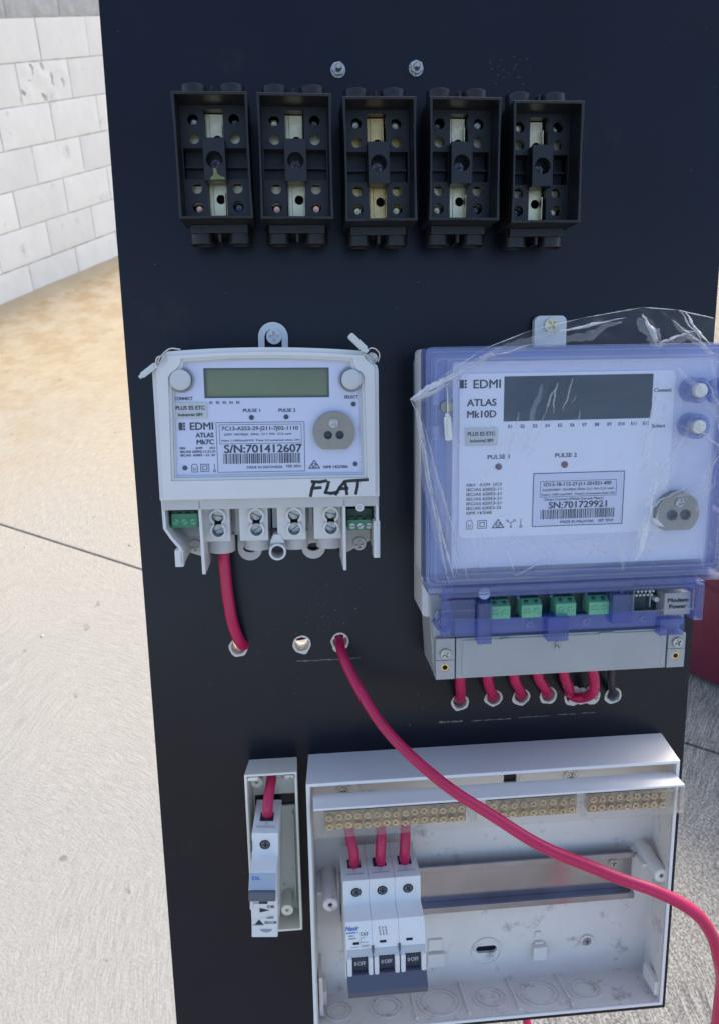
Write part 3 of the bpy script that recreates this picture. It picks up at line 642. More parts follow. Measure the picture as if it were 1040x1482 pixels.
text(g, 'PULSE 1', -9.7, 19.4, 2.0, 10.2, z, .02); text(g, 'PULSE 2', 11.8, 19.3, 2.0, 10.2, z, .02)
logo(g, -54.0, 10.1, 4.6, z); text(g, 'EDMI', -40.3, 10.2, 4.5, 13.8, z, .012)
text(g, 'ATLAS', -33.4, 4.7, 2.8, 10.6, z, .035, 'R'); text(g, 'Mk7C', -33.2, .5, 2.9, 10.4, z, .035, 'R')
text(g, '10kV', -54, -3.2, 1.3, 3.4, z, .05, 'L'); text(g, 'AOM', -42.5, -3.2, 1.3, 4, z, .05); text(g, 'UC3', -32.9, -3.2, 1.3, 3, z, .05, 'R')
text(g, 'IEC/AS 62052-11,21,31', -43.2, -5.4, 1.3, 21, z, .05); text(g, 'IEC/AS  62053 - 21, 23', -43.4, -7.6, 1.3, 20.6, z, .05)
icons(g, [('li', -45.7, -15.6), ('sq', -39.4, -15.5), ('probe', -33.6, -15.6)], z, .92); icons(g, [('tri', 27.9, -14.6)], z, .95)
text(g, 'NMI 14/2/30A', 41.4, -16.2, 1.7, 15.2, z, .035)
make('face_lettering', g, M['ink'], m1)
g = G(); text(g, 'PLUS ES ETC', -46.4, 21.4, 2.3, 17.2, 46.4, .03); text(g, 'Industrial SIM', -46.6, 17.3, 1.8, 14.2, 46.4, .03); make('sticker_lettering', g, M['ink'], m1)
g = G(); g.prism(rect(-31.7, 22.2, -18.6, 12.3), 45.0, 45.25); rl = make('rating_label', g, M['rating'], m1)
g = G(); z = 45.4; frame2d(g, -31.7, 22.2, -18.6, 12.3, .3, z); frame2d(g, -29.8, 20.4, -1, 10.9, .25, z)
text(g, '7C13-A252-29-J211-7J02-1110', -5, 8.5, 2.3, 46.5, z, .03)
text(g, '230V 10(100)A  50Hz  Cl 1 Wh  Cl.2 varh', -6.4, 4.9, 1.35, 41, z, .01); text(g, 'Pulse 1:1000imp/kWh  Pulse 2:Connected when ON', -4.8, 1.1, 1.2, 47.6, z, .01)
text(g, 'S/N:701412607', -3.4, -4.0, 4.9, 47.4, z, .03); barcode(g, -28, 20.2, -13.3, -7.0, z)
text(g, 'MADE IN INDONESIA', -2.7, -15.6, 1.6, 22, z, .01); text(g, 'FEB 2024', 15.1, -15.3, 1.6, 9, z, .01)
make('label_lettering', g, M['ink'], rl)
for x, y in ((-9.9, 15.1), (11.2, 15.2), (52.6, 22.6), (-51.5, -15.4), (53.5, -14.6)):
    g = G(); g.ring(x, y, 1.5, 1.1, 45, 45.7, 16); g.cyl(x, y, 1.1, 45, 45.3, 16); make('indicator_light', g, M['led'], m1)
g = G(); g.prism(win3 if False else win2, 46.95, 47.3, [circ(-51, 38, 8.0, 24), circ(51.2, 37.6, 8.0, 24), circ(40.3, 5.6, 10, 24)]); make('clear_window', g, M['pane'], m1)
g = G(); a = math.degrees(math.asin(10.4 / 12.8)); sh = circ(40.3, 5.6, 12.8, 40, -a, 180 + a)
g.prism(sh, 45.2, 49.2, [circ(36.6, 4.0, 2.1, 18), circ(43.8, 4.0, 2.1, 18)]); op = make('optical_port', g, M['disk'], m1, bevel=.5)
for x in (36.6, 43.8):
    g = G(); g.ring(x, 4.0, 2.6, 2.1, 48.9, 49.5, 20); g.cyl(x, 4.0, 2.05, 46, 47, 16); make('port_lens', g, M['led'], op)
screw(op, 40, 11.4, 49.2, 3.0, 1.6, True, M['steel'], .6)
# handwriting
g = G(); z0, z1 = 50.15, 50.32
J = lambda pts, w=1.95: stroke(g, pts, w, z0, z1)
J([(25.2, -33.5), (26.2, -29), (27.6, -25.3)]); J([(26.2, -24.6), (31, -24.9), (35, -24.2)]); J([(26.2, -28.8), (31.5, -28.4)])
J([(36.5, -25), (35.6, -28.5), (34.4, -31.6), (38, -32.2), (42.2, -31.4)])
J([(40.8, -32.9), (43.6, -28.4), (46.6, -24.8), (47.3, -28.5), (47.8, -32.8)]); J([(43.2, -29.4), (48.2, -29.2)])
J([(48.2, -24.6), (54, -24.3), (60.5, -24.0)]); J([(54.8, -24.3), (54.3, -28.5), (53.4, -32.6)])
make('handwritten_word', g, M['marker'], m1)
# terminal compartment
g = G(); g.box(-66.6, 67.4, -42, -35.2, 2, 44); g.box(-64, 65, -35.3, -34.6, 30, 47); make('compartment_roof', g, M['meterbase'], m1, bevel=.6)
g = G(); g.box(-64, 66, -66, -42, 2, 12); g.prism([(-64, -60), (-43.5, -60), (-43.5, -83), (-56, -78.5), (-64, -70)], 2, 8, [circ(-53, -74.5, 3, 16)]); g.prism([(46.5, -60), (66.5, -60), (66.5, -73), (46.5, -83)], 2, 8); make('terminal_base', g, M['meterbase'], m1, bevel=.5)
def cheek(pts, th, z0, z1):
    P = [Vector(p) for p in pts]; L = []; Rr = []
    for i, p in enumerate(P):
        d = (P[min(i + 1, len(P) - 1)] - P[max(i - 1, 0)]).normalized(); n_ = Vector((-d.y, d.x)) * th / 2; L.append(p + n_); Rr.append(p - n_)
    g.prism([(q.x, q.y) for q in Rr] + [(q.x, q.y) for q in reversed(L)], z0, z1)
g = G(); cheek([(-66.6, -35), (-66.2, -54), (-62.5, -60), (-57.6, -66.5), (-56.8, -70), (-56.8, -78)], 2.0, 0, 43); g.box(-61, -55.8, -79, -68, 36, 43); make('side_cheek', g, M['meter'], m1, bevel=.5)
g = G(); cheek([(67.4, -35), (67.6, -56), (68.2, -76)], 2.0, 0, 43); g.box(65.2, 69.3, -76.5, -52, 34, 43); make('side_cheek', g, M['meter'], m1, bevel=.5)
g = G(); g.prism([(-45, -37), (-43.2, -37), (-42.0, -84), (-44.2, -84)], 4, 44); make('divider', g, M['meter'], m1, bevel=.4)
g = G(); g.prism([(45.5, -37), (47.3, -37), (47.6, -84), (45.6, -84)], 4, 44); make('divider', g, M['meter'], m1, bevel=.4)
for i, cx in enumerate((-34.3, -9.8, 14.6, 38.4)):
    g = G(); sy = (-49.2, -58.4)
    hole = circ(cx, sy[0], 3.9, 14, -52, 232) + circ(cx, sy[1], 3.9, 14, 128, 412)
    g.prism(rect(cx - 11, cx + 7.4 if i < 3 else cx + 7, -66, -42), 12, 30, [hole])
    tmb = make('terminal', g, M['meter'], m1, bevel=.5)
    g = G(); outc = circ(cx, sy[0], 5.3, 16, -58, 238) + circ(cx, sy[1], 5.3, 16, 122, 418)
    g.prism(outc, 30, 33.5, [hole]); make('collar', g, M['meter'], tmb, bevel=.4)
    for y in sy: screw(tmb, cx + random.uniform(-.2, .2), y, 26, 3.6, 3.2, False, M['steel'])
    g = G(); T = Matrix.Translation((cx, -76 if i == 0 else -74.5, 15)) @ AX_Y
    g.ring(0, 0, 9.2, 6.0, 0, 12, 30, T); g.cyl(0, 0, 6.1, 5, 6, 20, T); make('cable_sleeve', g, M['meterbase'], tmb, bevel=.5)
g = G(); g.box(-24, -20.5, -62, -42, 12, 20); g.box(0.3, 3.4, -60, -42, 12, 20); g.box(24.5, 27, -60, -42, 12, 18); pieces('partition_rib', g, M['meterbase'], m1)
g = G(); g.box(-1, 6, -62, -48, 12, 13); make('slot_recess', g, M['shadowmetal'], m1)
g = G(); g.ring(3.4, -73.2, 5.6, 4.1, 12, 34, 28); g.prism([(-1.5, -68), (8.3, -68), (5.5, -62), (1, -62)], 18, 31); make('seal_tube', g, M['meter'], m1, bevel=.4)
for x in (-16, 27.5):
    g = G(); g.prism(circ(x, -77.5, 8.2, 22, 180, 360) + [(x + 8.2, -64), (x - 8.2, -64)], 2, 5.5, [circ(x, -77.2, 4.6, 18, ry=2.9)]); make('mounting_foot', g, M['meterbase'], m1, bevel=.5)
g = G(); g.prism(circ(3.6, 64.2, 9.6, 26, 0, 180) + [(-6, 50), (13.2, 50)], 2, 7, [circ(3.6, 63.8, 5.6, 18, 0, 180) + [(-2, 57), (9.2, 57)]]); make('hanging_lug', g, M['meter'], m1, bevel=.6)
screw(m1, 4.2, 64.6, 6.2, 5.0, 2.6, True, M['meter'], .05, 'lug_screw')
for x, y in ((-52.5, -74), (59, -75)): screw(m1, x, y, 8, 4.6, 2.6, True, M['meterbase'], .1, 'mounting_screw')
g = G(); g.ring(56.3, -42.6, 2.6, 1.4, 42, 44.6, 18); g.cyl(56.3, -42.6, 1.5, 42, 43.6, 14); make('cover_peg', g, M['meter'], m1)
for x0, x1, y0, y1, dk in ((-63.6, -46.8, -55.8, -46.4, 0), (49.3, 65, -60, -53, 1)):
    g = G(); g.box(x0, x1, y0, y1, 14, 33); gt = make('signal_connector', g, M['green'], m1, bevel=.4)
    g = G(); g.box(x0 - .3, x1 + .3, y1, y1 + (2.6 if not dk else 7), 14, 31)
    for k in range(3): g.box(x0 + 1.2 + k * 5.4, x0 + 4.2 + k * 5.4, y1, y1 + 2, 31, 32.5)
    make('socket_shell', g, M['darkgreen'], gt, bevel=.2)
    for k in range(3): screw(gt, x0 + 3 + k * 5.4, (y0 + y1) / 2 - .6, 32.8, 2.0, 1.2, False, M['steel'] if dk else M['green2'])

def seal(name, wires, c0, c1, z, label, w=4.0):
    t = thing(name, 0, 0, label=label, cat='seal')
    g = G()
    for wv in wires: g.tube(wv, .42, 8, 8)
    make('seal_wire', g, M['seal'], t)
    a = Vector((*c0, 0)); b = Vector((*c1, 0)); d = (b - a); L = d.length; ang = math.atan2(d.y, d.x)
    g = G(); X = Matrix.Translation((a.x, a.y, z)) @ Matrix.Rotation(ang, 4, 'Z')
    g.prism(rrect(0, L, -w / 2, w / 2, w * .3), -1.3, 1.3, X=X); g.box(L * .12, L * .88, -w * .12, w * .3, 1.3, 2.0, X); g.prism(rrect(-1.6, .6, -w * .3, w * .3, .4), -.9, .9, X=X)
    make('crimp_body', g, M['seal'], t, bevel=.35); return t
seal('meter_seal', [[(-172, 98.5, 49), (-169, 103, 50), (-164, 107, 48), (-158, 106.5, 47)], [(-173, 96, 50), (-171, 102, 52), (-166, 102, 51), (-169, 97, 50), (-173, 96.6, 50)]], (-181, 91.5), (-172, 98), 51, 'crimped wire seal hanging off the meter corner beside the bare concrete', 3.4)
seal('meter_seal', [[(-48.5, 104.2, 51), (-43.5, 105.4, 52), (-39.8, 102, 51), (-40.5, 97.2, 49)], [(-49.5, 103, 50), (-46, 100.5, 51), (-43.5, 98.5, 50)]], (-48, 104.3), (-57.6, 113.5), 51, 'crimped wire seal pointing up from the corner nearest the clear lidded meter', 4.2)
sc = screw(m1, 63.6, 50.2, 46, 3.6, 3.4, False, M['steel'], -.8, 'sealing_screw')

# ================================================================== CLEAR-LIDDED METER
m2 = thing('electricity_meter', 80, 0, label='large electricity meter under a clear violet lid wrapped in plastic film', cat='meter')
g = G(); g.prism(rrect(-91, 90, -72, 99, 3), 0, 34); g.box(-84, 90, -78, -60, 0, 33); make('rear_housing', g, M['meter'], m2, bevel=1.2)
g = G(); g.prism(rrect(-95.6, 92, -36.5, 104.4, 3), 34.1, 62); make('front_housing', g, M['meter'], m2, bevel=1)
g = G(); g.prism([(-87, -56), (-83.6, -112.8), (89.6, -112.8), (91, -56)], 0, 36); make('base', g, M['base2'], m2, bevel=1)
g = G(); g.box(-70, 76.2, -112.8, -84.2, 36, 45); g.box(-66, 72, -110.6, -85.6, 45, 45.7); g.box(-40, -34, -86.6, -85.2, 45.6, 46.6); g.box(28, 38, -85.8, -84.6, 45.6, 46.6); make('terminal_shield', g, M['base2'], m2, bevel=.4)
for x0, x1, sx in ((-83.6, -71, -77.4), (77.4, 89.6, 83.6)):
    g = G(); g.prism(rect(x0, x1, -112.8, -99.4), 36, 45.2, [circ(sx, -104.6, 2.8, 18)]); g.box(x0, x1, -99, -84 if x0 < 0 else -88.5, 36, 45.2)
    if x0 < 0: g.prism([(x0 - 1, -84), (x1 - 2, -84), (x1 - 2, -64), (x0 - 2, -74)], 30, 41)
    er = make('corner_ear', g, M['base2'], m2, bevel=.5)
    screw(er, sx, -94.4, 45.2, 3.5, 2.6, True, M['steel'])
    g = G(); g.ring(sx, -104.6, 2.8, 1.7, 41, 44.8, 20); make('brass_insert', g, M['brassgold'], er)
g = G(); g.prism(rrect(-79, 84, -29, 96.5, 2), 34, 70); make('inner_module', g, M['module'], m2, bevel=1)
g = G(); g.prism(rrect(-75, 57, -9.5, 89.6, 3.5), 70, 71.2, [rect(-48.2, 43.2, 61.1, 87.6)]); fl = make('face_label', g, M['label2'], m2, bevel=.2)
g = G(); g.box(-48.1, 43.1, 61.2, 87.5, 69.5, 70.8); make('display', g, M['lcd2'], m2)
g = G(); z = 71.4
logo(g, -75.0, 83.6, 5.0, z); text(g, 'EDMI', -58.6, 83.5, 5.0, 16.2, z, .012); text(g, 'ATLAS', -61.7, 72.7, 4.1, 17.6, z, .03); text(g, 'Mk10D', -61.6, 65.9, 4.1, 17.4, z, .03)
for k in range(12): text(g, 'E%d' % (k + 1), -44.2 + 7.65 * k, 58.1, 1.9, None, z, .02)
text(g, 'Connect', 49.3, 77.8, 2.2, 10.6, z, .02); text(g, 'Select', 48, 56.4, 2.2, 8.4, z, .02)
text(g, 'PULSE 1', -50.9, 40.1, 2.5, 13.4, z, .02); text(g, 'PULSE 2', -9.2, 40.0, 2.5, 13.4, z, .02)
for k, s in enumerate(('10kV   AOM  UC3', 'IEC/AS 62052-11', 'IEC/AS 62052-21', 'IEC/AS 62053-31', 'IEC/AS 62053-21', 'IEC/AS 62053-23', 'NMI 14/2/68')):
    text(g, s, -70.2, 23.4 - 2.88 * k, 1.75, 21.4 if k < 6 else 15.5, z, .02, 'L')
icons(g, [('li', -68.2, -1.2), ('sq', -60.4, -1.2), ('tri', -50.4, -1.2), ('wye', -42.4, -1), ('probe', -36.2, -1.2)], z, 1.0)
make('face_lettering', g, M['ink'], fl)
g = G(); g.prism(rrect(-71.5, -52, 47, 57.9, 1), 71.2, 72.2); sk = make('sim_sticker', g, M['sticker'], fl, bevel=.15)
g = G(); text(g, 'PLUS ES ETD', -61.8, 54.3, 2.3, 16.6, 72.4, .03); text(g, 'Industrial SIM', -61.8, 50.2, 1.8, 13.8, 72.4, .03); make('sticker_lettering', g, M['ink'], m2)
g = G(); g.prism(rect(-29.2, 28.2, -3.9, 29.4), 71.2, 71.5); make('rating_label', g, M['rating'], fl)
g = G(); z = 71.7; frame2d(g, -29.2, 28.2, -3.9, 29.4, .45, z); frame2d(g, -24.7, 23.4, 14.4, 24.3, .25, z)
text(g, '1D13-1B-112-27-J11-201021-400', -1.3, 22.3, 2.2, 42.5, z, .03); text(g, '3x230/400V 10(100)A 50Hz Cl:1 Wh Cl.2 varh', -.8, 18.9, 1.4, 45, z, .01)
text(g, 'Pulse1: 1000 imp/kWh   Pulse2: Connected when ON', -.7, 16, 1.25, 46, z, .01); text(g, 'Direct Connect (Whole Current Meter)', -3.2, 13.0, 1.5, 37, z, .01)
text(g, 'SN:701729921', -.7, 9.4, 4.0, 36.6, z, .035); barcode(g, -24, 23.4, .7, 6.6, z); text(g, 'MADE IN MALAYSIA', -.8, -1.3, 1.7, 21, z, .01); text(g, 'SEP 2024', 17.4, -1.2, 1.7, 9.6, z, .01)
make('label_lettering', g, M['ink'], fl)
for x, y in ((-50.8, 34.1), (-9.9, 34.2)):
    g = G(); g.ring(x, y, 2.0, 1.5, 71.2, 71.8, 18); g.cyl(x, y, 1.5, 71, 71.9, 16); make('pulse_light', g, M['redled'], m2)
for x, y in ((66.6, 77.6), (67.2, 56.2)):
    g = G(); T = Matrix.Translation((x, y, 0)); g.lathe([(4.3, 70), (4.3, 83.2), (3.9, 84), (.1, 84.2)], 28, T); make('push_button', g, M['sticker'], m2, smooth=50)
    g = G(); g.ring(x, y, 7.6, 5.0, 71, 82.2, 28); make('button_well', g, M['lidedge'], m2, bevel=.5)
g = G(); T = Matrix.Translation((84.6, 76.5, 0)); g.lathe([(8, 70), (8, 82.5), (7.2, 83.2), (.1, 83.4)], 28, T); make('lid_boss', g, M['tcover'], m2, smooth=50)
g = G(); a = math.degrees(math.asin(10.6 / 13.4)); g.prism(circ(61.3, 2.6, 13.4, 40, -a, 180 + a), 70, 77, [circ(57.4, 1.6, 2.8, 18), circ(65.9, 1.6, 2.8, 18)]); op = make('optical_port', g, M['disk'], m2, bevel=.6)
for x in (57.4, 65.9): g = G(); g.ring(x, 1.6, 3.4, 2.8, 76.8, 77.5, 20); g.cyl(x, 1.6, 2.7, 73, 74, 16); make('port_lens', g, M['led'], op)
screw(op, 61.6, 9.4, 77, 2.9, 1.6, True, M['steel'])
# lid
g = G(); g.prism(rrect(-96.6, 92.6, -37, 105, 3.5), 78.2, 80, [circ(66.6, 77.6, 5.2, 24), circ(67.2, 56.2, 5.2, 24)]); ld = make('clear_lid', g, M['lid'], m2, bevel=.5)
g = G(); g.prism(rrect(-96.6, 92.6, -37, 105, 3.5), 62.2, 78.1, [rrect(-94, 90, -34.4, 102.4, 2.5)]); g.prism(rrect(-93.6, 89.6, -34, 101.9, 2.5), 70, 78.1, [rrect(-84, 86, -31, 98.4, 2)]); make('lid_wall', g, M['lidedge'], m2, bevel=.6)
g = G(); g.prism(rrect(-91.5, 88.5, -34, 98.8, 3), 80, 80.9, [rrect(-90.4, 87.2, -33, 97.7, 2.5)]); g.prism(rrect(-78.5, 86, -30, 95.2, 2), 80, 80.5, [rrect(-77.9, 85.4, -29.4, 94.6, 2)])
g.prism(rrect(-95.3, 91, -36, 102.8, 3), 80, 80.6, [rrect(-94.7, 90.3, -35.4, 102.2, 3)])
make('raised_rib', g, M['clearcover'], m2, bevel=.25)
g = G(); g.box(-95.5, 71.5, -41.2, -37.2, 60, 82.5); g.box(71.5, 93.5, -39.5, -37.2, 60, 82.5); make('lid_lip', g, M['lidedge'], m2, bevel=.8)
g = G(); g.box(-92, -88.5, 72, 80, 72, 78); g.box(-80.5, -79.3, 62, 76, 72, 78); g.box(-92, -88.5, 52, 60, 72, 78); pieces('lid_clip', g, M['module'], m2)
g = G(); g.cyl(-84.6, 71, 3.6, 77, 81.4, 20); make('lid_screw', g, M['disk'], m2)
# terminal cover
g = G(); g.box(-80, 93, -55.5, -42, 55, 57); g.box(-46, 70, -84, -73, 49, 50.4); g.box(-46, 35, -57.3, -42, 44, 45); g.box(-80, -56.6, -83.8, -58, 50, 52); g.box(-80, 38, -57.4, -55.6, 44, 50); g.box(36, 50.4, -78.5, -58, 50, 56); g.box(50.4, 98.8, -53, -50.5, 46, 57)
pieces('terminal_cover', g, M['tcover'], m2, bevel=.5)
g = G(); g.box(-56.4, -47, -87.6, -59, 47, 57.5); g.box(-8.4, 6, -88.6, -71.4, 46, 56); g.box(70.4, 88, -89.2, -77.5, 46.5, 54); g.box(92.8, 99.2, -78.4, -53.2, 30, 56); pieces('cover_post', g, M['tcover'], m2, bevel=.6)
g = G(); g.prism(rect(49.6, 92.6, -71, -53.2), 56, 57.4, [rect(50.6, 91.6, -70, -54.2)]); g.box(-80, -57, -66, -65.2, 52.2, 52.8); g.box(-80, -57, -72, -71.4, 52.2, 52.8); g.box(-79, -49, -83.6, -82.8, 52, 53);  g.box(-80, 93, -49.9, -49.3, 57, 58)
pieces('cover_rib', g, M['clearcover'], m2, bevel=.2)
g = G(); g.box(-70, 92, -72.6, -46, 36, 38); make('circuit_board', g, M['pcb'], m2)
g = G()
for x in (-30, -8, 16, 40): g.box(x - .8, x + .8, -57, -42, 45.2, 54.8)
pieces('cover_web', g, M['tcover'], m2)
g = G()
for x, w in ((-33, 9), (-10, 7), (13, 9), (30, 6), (58, 10)): g.box(x - w / 2, x + w / 2, -55, -45, 38.1, 43)
pieces('fuse_block', g, M['darkgreen'], m2, bevel=.4)
g = G(); g.box(-70, 90, -84, -72.8, 36, 40.5); make('cable_shelf', g, M['groove'], m2, bevel=.5)
for x in (-19, 20.5, 61): screw(m2, x, -77.8, 40.5, 2.8, 2.2, True, M['steel'], name='shelf_screw')
g = G(); g.box(-74, -58, -60, -54, 38, 46); g.box(-71, -60, -68, -62, 38, 44); pieces('relay_block', g, mat('brown_part', (0.16, 0.07, 0.05), .4), m2)
for x in (-40.7, -19.2, 4.2, 27):
    g = G(); g.prism([(-59.6, 38), (-59.6, 46), (-63, 50.5), (-71.8, 50.5), (-71.8, 38)], -6.9, 6.9, X=Matrix.Translation((x, 0, 0)) @ Matrix(((0, 0, 1, 0), (1, 0, 0, 0), (0, 1, 0, 0), (0, 0, 0, 1))))
    gt = make('signal_connector', g, M['green2'], m2, bevel=.4)
    for k in (-1, 1):
        screw(gt, x + k * 3.3, -67.6, 50.3, 2.3, 1.0, False, M['green2'])
        g = G(); g.box(x + k * 3.3 - 1, x + k * 3.3 + 1, -62.2, -60.3, 47.2, 49.2, ); make('release_slot', g, M['darkgreen'], gt)
g = G()
for k in range(5): g.cyl(55.5 + 2.7 * k, -58.4, .8, 38, 42, 10); g.cyl(54.5 + 2.7 * k, -61, .8, 38, 42, 10)
g.cyl(68, -63.8, 1.8, 38, 44, 14); g.box(64.6, 65, -70, -54, 40, 41); pieces('contact_pin', g, M['sticker'], m2)
g = G(); g.box(70.3, 88.8, -73, -57.6, 38, 50); mp = make('modem_power_plug', g, M['base2'], m2, bevel=.5)
g = G(); text(g, 'Modem', 79.6, -62.6, 2.8, 14, 50.2, .06); text(g, 'Power', 79.6, -67.0, 2.8, 11.6, 50.2, .06); make('plug_lettering', g, M['ink'], mp)
g = G(); g.ring(-79.2, -71.2, 6.4, 4.2, 44, 50, 26); make('seal_eye', g, M['tcover'], m2, bevel=.6)
screw(m2, -79.2, -71.2, 44, 3.3, 3, False, M['steel'], 1.4, 'cover_screw')
screw(m2, -51.8, -53.2, 57, 3.9, 1.6, False, mat('lavender_plastic', (0.36, 0.40, 0.62), .35), .05, 'cover_screw')
g = G(); g.cyl(-1.4, -92, .5, 44, 52, 8, ); g.box(-2, -.8, -94.5, -89.4, 45.6, 46.8); make('cable_tie_end', g, M['steel'], m2)
g = G(); g.prism(rrect(-10, 12, 97, 125.6, 4), 1.5, 6.5); make('hanging_lug', g, M['meter'], m2, bevel=.6)
screw(m2, 1.2, 119.4, 6.5, 4.8, 2.6, True, M['brasspale'], .7, 'lug_screw')
# the raised cover pieces were measured at the base's face: bring each to its own height above it
for ch in m2.children:
    zt = {'terminal_cover': 55, 'cover_post': 54, 'cover_rib': 56, 'cover_web': 50, 'signal_connector': 50, 'cover_screw': 57}.get(ch.name.split('.')[0])
    if zt is None: continue
    k = 1 - (zt - 45) / 530.0
    if ch.location.length > 0: ch.location.x = (-178 + (ch.location.x / MM + 178) * k) * MM; ch.location.y = (95 + (ch.location.y / MM - 95) * k) * MM
    else:
        ch.location.x = -178 * (1 - k) * MM; ch.location.y = 95 * (1 - k) * MM; ch.scale = (k, k, 1)
seal('meter_seal', [[(-5, 83, 82), (-4.6, 76, 83), (-4.7, 66, 83)], [(-3.4, 68, 81), (-3.9, 73, 82)]], (-4.9, 66), (-3.9, 52), 83, 'crimped wire seal hanging upright on the clear violet lid', 4.2)

# ---- plastic film over the lid
def film():
    L = [(-27.0, 76.5), (-22.3, 67.4), (-19, 52), (-15.9, 35.5), (-10.5, -1.6), (-5, -28), (-3.3, -33.6)]
    Tp = [(-27.0, 76.5), (-8, 88.5), (15.6, 103.4), (43.2, 113.3), (75.1, 120.1), (111.3, 125.7), (131.9, 124.0), (153, 118.8), (176, 110)]
    Bt = [(-3.3, -34), (3, -33.5), (16, -33.8), (43.2, -33.5), (75, -28), (103, -25), (130, -23.5), (176, -21)]
    Rt = [(176, 110), (178, 60), (177, 10), (176, -21)]
    def along(P, t):
        Q = [Vector(p) for p in P]; d = [0]
        for a, b in zip(Q, Q[1:]): d.append(d[-1] + (b - a).length)
        s = t * d[-1]
        for i in range(len(Q) - 1):
            if s <= d[i + 1] + 1e-9: return Q[i].lerp(Q[i + 1], (s - d[i]) / (d[i + 1] - d[i]))
        return Q[-1]
    cre = [((36.9, 67.6), (29.3, 35.5), 1.6, 1.2), ((58.8, 83.8), (52.6, 66.6), 2.2, 1.6), ((60, 84), (57, 66), 2.2, 1.2), ((52.6, 66.6), (42.8, 41), 1.5, 1.2), ((67.7, 86.5), (63.1, 67.8), 2.0, 1.4), ((73.7, 68.3), (71.7, 58), 1.6, 1.2),
           ((-27, 76), (20, 100), 2.5, 2.2), ((-26, 74), (0, 88), 2.0, 1.6), ((-24, 71), (-5, -30), 2.5, 2.0), ((-20, 66), (2, -18), 2.0, 1.4), ((4, -14), (8, -32), 1.5, 1.2),
           ((123, 36), (110, -24), 4.5, 2.2), ((126, 10), (119, -24), 2.0, 1.6), ((115, 6), (128, 14), 3.0, 2), ((128, 14), (145, 22), 2.5, 1.8), ((30, -6), (36, -30), 2.0, 1.4), ((36, -30), (62, -20), 1.8, 1.2), ((62, -20), (48, -8), 1.8, 1.2), ((16, -3), (20, -24), 1.8, 1.2),
           ((70, -12), (90, -9), 2.0, 1.2), ((90, -9), (82, -20), 2.0, 1.2), ((132, 124), (146, 104), 2.2, 2.0), ((128, 118), (150, 100), 2.2, 1.6), ((60, 112), (100, 120), 2.5, 1.3), ((12, 98), (48, 106), 2.0, 1.3), ((110, 122), (118, 104), 5.0, 2.0), ((118, 104), (140, 112), 3, 1.5),
           ((140, 60), (165, 40), 2.5, 1.4), ((150, 84), (160, 62), 2.5, 1.4), ((120, 84), (112, 40), 2.0, 1.0), ((135, 50), (122, 24), 2.0, 1.2), ((162, 40), (150, 20), 2.5, 1.4), ((15, 20), (20, 40), 1.4, .8)]
    nx, ny = 210, 170; g = G()
    for j in range(ny + 1):
        for i in range(nx + 1):
            s, t = i / nx, j / ny
            # Coons patch, t: 0 at the top edge
            tp, bt, lf, rt = along(Tp, s), along(Bt, s), along(L, t), along(Rt, t)
            p = tp * (1 - t) + bt * t + lf * (1 - s) + rt * s - (Vector(Tp[0]) * (1 - s) * (1 - t) + Vector(Tp[-1]) * s * (1 - t) + Vector(L[-1]) * (1 - s) * t + Vector(Bt[-1]) * s * t)
            z = 83.2
            q = Vector((p.x, p.y, 0))
            z += 0.7 * noise.noise(q * 0.035) + 0.35 * noise.noise(q * 0.11 + Vector((3, 7, 1))) + .6
            for a, b, w, h in cre:
                A = Vector(a); Bv = Vector(b); d = Bv - A; k = max(0, min(1, (p - A).dot(d) / d.length_squared)); c = A + d * k
                c += Vector((-d.y, d.x)).normalized() * 1.5 * noise.noise(Vector((k * 3, a[0], a[1])))
                dist = (p - c).length
                if dist < w: z += h * 0.8 * (1 - dist / w) ** 1.4 * (0.35 + 0.65 * math.sin(math.pi * (k * .9 + .05)))
            far = max(0, p.y - 101)          # the free upper flap leans off the lid
            z += -0.25 * far + 3.0 * noise.noise(q * 0.05 + Vector((9, 1, 4))) * min(1, far / 10)
            lf_ = max(0, -18 - p.x); z += .3 * lf_
            g.v.append((p.x, p.y, z))
    W_ = nx + 1
    g.f = [(j * W_ + i, (j + 1) * W_ + i, (j + 1) * W_ + i + 1, j * W_ + i + 1) for j in range(ny) for i in range(nx)]
    o = make('plastic_film', g, M['film'], smooth=180); onboard(o)
    tag(o, 'crumpled clear plastic film draped over the violet lidded meter', 'film')
    import bisect
    grid = {}
    for vx, vy, vz in g.v: grid.setdefault((int(vx // 2), int(vy // 2)), vz)
    def zz(x, y):
        for rr in range(0, 6):
            for dx in range(-rr, rr + 1):
                for dy in (-rr, rr) if abs(dx) != rr else range(-rr, rr + 1):
                    k = (int(x // 2) + dx, int(y // 2) + dy)
                    if k in grid: return grid[k]
        return 84
    def fold(a, b, w, mt=M['filmfold'], wig=1.6, seed=0):
        A, Bv = Vector(a), Vector(b); d = Bv - A; n_ = Vector((-d.y, d.x)).normalized(); N_ = max(6, int(d.length / 1.5)); gg = G()
        for i in range(N_ + 1):
            t = i / N_; c = A + d * t + n_ * wig * noise.noise(Vector((t * 3.2, seed * 1.7, a[0])))
            ww = w * (0.25 + 0.75 * math.sin(math.pi * t)) * (0.55 + 0.9 * abs(noise.noise(Vector((t * 6, seed, 3)))))
            for sgn, hh in ((-1, .15), (-.3, .9), (.4, .6), (1, .15)): q = c + n_ * ww * sgn / 2; gg.v.append((q.x, q.y, zz(q.x, q.y) + hh * min(1.2, w * .5) + .1))
        gg.f = [(i * 4 + k, (i + 1) * 4 + k, (i + 1) * 4 + k + 1, i * 4 + k + 1) for i in range(N_) for k in range(3)]
        make('film_crease', gg, mt, o, smooth=80)
    for i, (a, b, w, h) in enumerate(cre): fold(a, b, w * .72, seed=i)
    rnd = random.Random(11)
